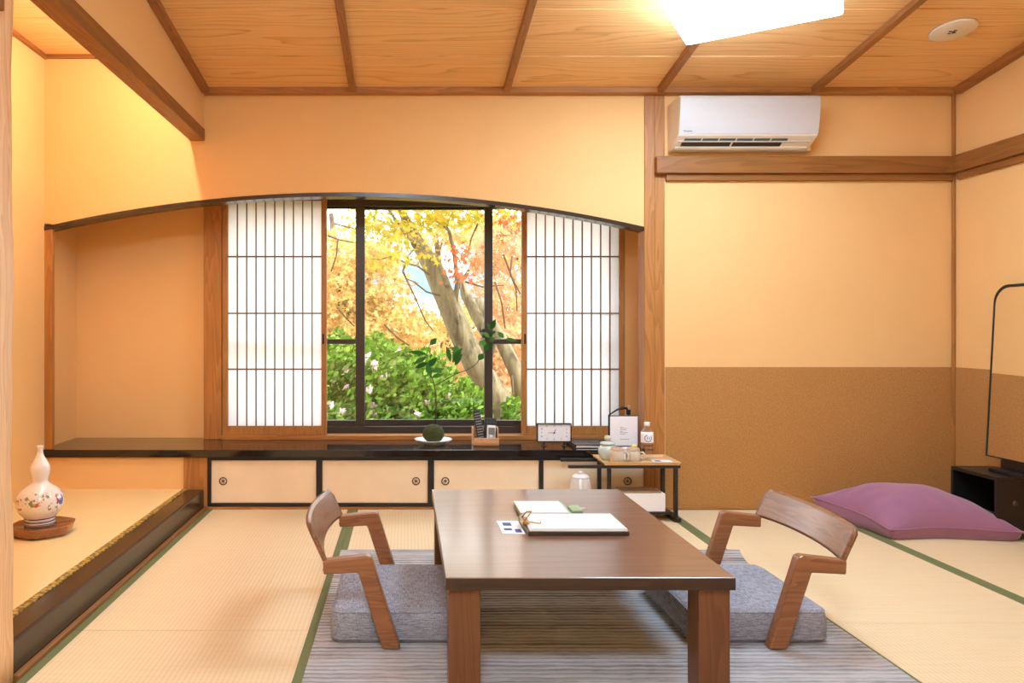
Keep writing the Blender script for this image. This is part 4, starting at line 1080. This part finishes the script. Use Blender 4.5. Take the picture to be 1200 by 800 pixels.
def far_tree(label, px, Y, blobs, mat, nl, size, seed, trunkw=.14):
    rn = random.Random(seed)
    t = thing('maple_tree', label, 'tree', (at(px, 400, Y).x, Y, GZ), 0, 'autumn maples in the garden')
    o = Vector(t.location)
    m = MB(); top = at(px - 12, 250, Y) - o
    m.tube([(0, 0, -.1), (.05, 0, .6), (top.x * .5 + .1, 0, top.z * .5), (top.x, 0, top.z)], [trunkw, trunkw * .8, trunkw * .6, trunkw * .25], 10)
    for b in blobs:
        c = at(b[0], b[1], b[2]) - o
        s = Vector((0, 0, min(top.z, max(.6, c.z * .55))))
        mid = (s + c) / 2 + Vector((rn.uniform(-.2, .2), 0, rn.uniform(0, .2)))
        m.tube([s, mid, c], [trunkw * .4, trunkw * .25, .012], 6)
    m.build('trunk', M['twig'], t)
    bs = []
    for b in blobs:
        c = at(b[0], b[1], b[2]) - o
        bs.append((c.x, c.y, c.z, b[3] * b[2] / F, b[4], b[5] * b[2] / F))
    leaves('foliage', mat, blob_pts(nl, bs, rn), size, MAPLE, t, rnd=rn)
far_tree('orange maple in the garden left of the thick trunk', 400, 10.5, [(395, 300, 10.2, 45, 1.0, 30), (400, 350, 10.3, 50, 1.0, 34), (440, 340, 10.5, 40, .9, 40), (470, 380, 10.4, 45, .9, 30), (450, 300, 10.6, 30, .8, 20), (380, 390, 10.3, 60, 1, 30), (425, 395, 10.0, 50, .8, 24)], M['leaf_orange'], 9500, .054, 11)
far_tree('coral maple in the garden right of the thick trunk', 640, 10.0, [(600, 290, 10, 40, .9, 36), (590, 350, 10, 40, .9, 30), (600, 400, 9.8, 44, .9, 40), (610, 450, 9.6, 50, .9, 40), (570, 300, 10.2, 22, .8, 26), (560, 430, 10.2, 36, .8, 40)], M['leaf_pink'], 7500, .054, 12)
far_tree('pale orange maple far behind the thick trunk', 520, 13.5, [(500, 420, 13.2, 80, 1.2, 36), (560, 380, 13.4, 50, 1, 30), (450, 430, 13, 80, 1, 30), (520, 275, 13.5, 60, 1, 16), (570, 270, 13.6, 40, 1, 20)], M['leaf_orange'], 6500, .075, 13)
def shrub(label, blobs, nl, seed, flowers=0, mat='leaf_green'):
    rn = random.Random(seed)
    b0 = blobs[0]; c0 = at(b0[0], b0[1], b0[2])
    t = thing('garden_shrub', label, 'shrub', (c0.x, c0.y, GZ), 0, 'green shrubs under the window')
    o = Vector(t.location); pts = []; fl = []; m = MB()
    tot = sum(b[3] * b[5] for b in blobs)
    for b in blobs:
        c = at(b[0], b[1], b[2]) - o; rx, ry, rz = b[3] * b[2] / F, b[4], b[5] * b[2] / F
        for k in range(5):
            m.tube([(c.x * .5 + rn.uniform(-.1, .1), c.y * .5, -.05), (c.x + rn.uniform(-.2, .2), c.y, c.z * .5), (c.x + rn.uniform(-rx, rx) * .7, c.y + rn.uniform(-ry, ry) * .6, c.z + rn.uniform(-.2, .6) * rz)], [.02, .014, .006], 5)
        for k in range(int(nl * b[3] * b[5] / tot)):
            d = Vector((rn.gauss(0, 1), rn.gauss(0, 1), rn.gauss(0, 1))).normalized() * (rn.random() ** .33)
            lump = 1 + .18 * math.sin(d.x * 7 + seed) * math.sin(d.z * 6 + b[0])
            p = Vector((c.x + d.x * rx * lump, c.y + d.y * ry * lump, c.z + d.z * rz * lump))
            pts.append(p)
            if flowers and b[6] and rn.random() < flowers and d.y < 0: fl.append(p + Vector((0, -.03, .01)))
    m.build('stem', M['twig'], t)
    leaves('foliage', M[mat], pts, .031, OVAL, t, up=1.0, rnd=rn)
    if fl:
        q = []
        for p in fl:
            for k in range(5): q.append(p + Vector((rn.gauss(0, .016), rn.gauss(0, .01), rn.gauss(0, .014))))
        leaves('flowers', M['petal'], q, .026, OVAL, t, up=.2, rnd=rn)
shrub('bright green shrub with pink flowers under the window, near the left screen', [(392, 445, 6.4, 40, .5, 46, 1), (440, 460, 6.2, 48, .5, 58, 1), (485, 475, 6.1, 40, .45, 52, 1), (420, 510, 5.9, 80, .4, 40, 1)], 9500, 21, .022)
shrub('bright green shrub in front of the maple trunk', [(520, 480, 6.3, 40, .5, 48, 0), (500, 440, 6.6, 30, .4, 32, 0), (550, 485, 6.5, 28, .4, 34, 0), (604, 490, 6.6, 16, .3, 26, 0)], 5200, 22)
shrub('taller green shrub rising behind the flowering shrub', [(440, 415, 7.2, 26, .4, 26, 0), (470, 430, 7.2, 30, .4, 24, 0), (395, 410, 7.3, 24, .4, 22, 0)], 3200, 23)

# ------------------------------------------------------------------ light
w = bpy.data.worlds.new('World'); S.world = w; w.use_nodes = True
nt = w.node_tree; nt.nodes.clear()
tc = nt.nodes.new('ShaderNodeTexCoord'); no = nt.nodes.new('ShaderNodeTexNoise'); rp = nt.nodes.new('ShaderNodeValToRGB'); bg = nt.nodes.new('ShaderNodeBackground'); ow = nt.nodes.new('ShaderNodeOutputWorld')
no.inputs['Scale'].default_value = 9.0; no.inputs['Detail'].default_value = 4
rp.color_ramp.elements[0].position = .44; rp.color_ramp.elements[0].color = (.072, .115, .14, 1); rp.color_ramp.elements[1].position = .58; rp.color_ramp.elements[1].color = (1, 1, 1, 1)
nt.links.new(tc.outputs['Generated'], no.inputs['Vector']); nt.links.new(no.outputs[0], rp.inputs[0]); nt.links.new(rp.outputs[0], bg.inputs[0]); nt.links.new(bg.outputs[0], ow.inputs[0])
bg.inputs[1].default_value = 8.0
sl_ = bpy.data.lights.new('sun', 'SUN'); sl_.energy = 8.0; sl_.angle = math.radians(3); sl_.color = (1, .94, .84)
so = bpy.data.objects.new('sun', sl_); C.objects.link(so)
so.rotation_euler = (Vector((-.62, .25, -.74))).to_track_quat('-Z', 'Y').to_euler()

# ------------------------------------------------------------------ camera
cam = bpy.data.cameras.new('camera'); co = bpy.data.objects.new('camera', cam); C.objects.link(co)
cam.sensor_fit = 'HORIZONTAL'; cam.sensor_width = 36; cam.lens = F / 1200 * 36
cam.shift_x = (600 - CX) / 1200; cam.shift_y = -(400 - CY) / 1200
co.location = (0, 0, H); co.rotation_euler = (PI / 2, 0, 0); cam.clip_start = .05; cam.clip_end = 200
S.camera = co
S.view_settings.view_transform = 'Standard'; S.view_settings.look = 'None'; S.view_settings.gamma = 1.0; S.view_settings.use_curve_mapping = False
S.view_settings.exposure = 0.31
S.cycles.max_bounces = 12; S.cycles.diffuse_bounces = 6; S.cycles.transparent_max_bounces = 12; S.cycles.sample_clamp_indirect = 8.0
S.cycles.use_denoising = True
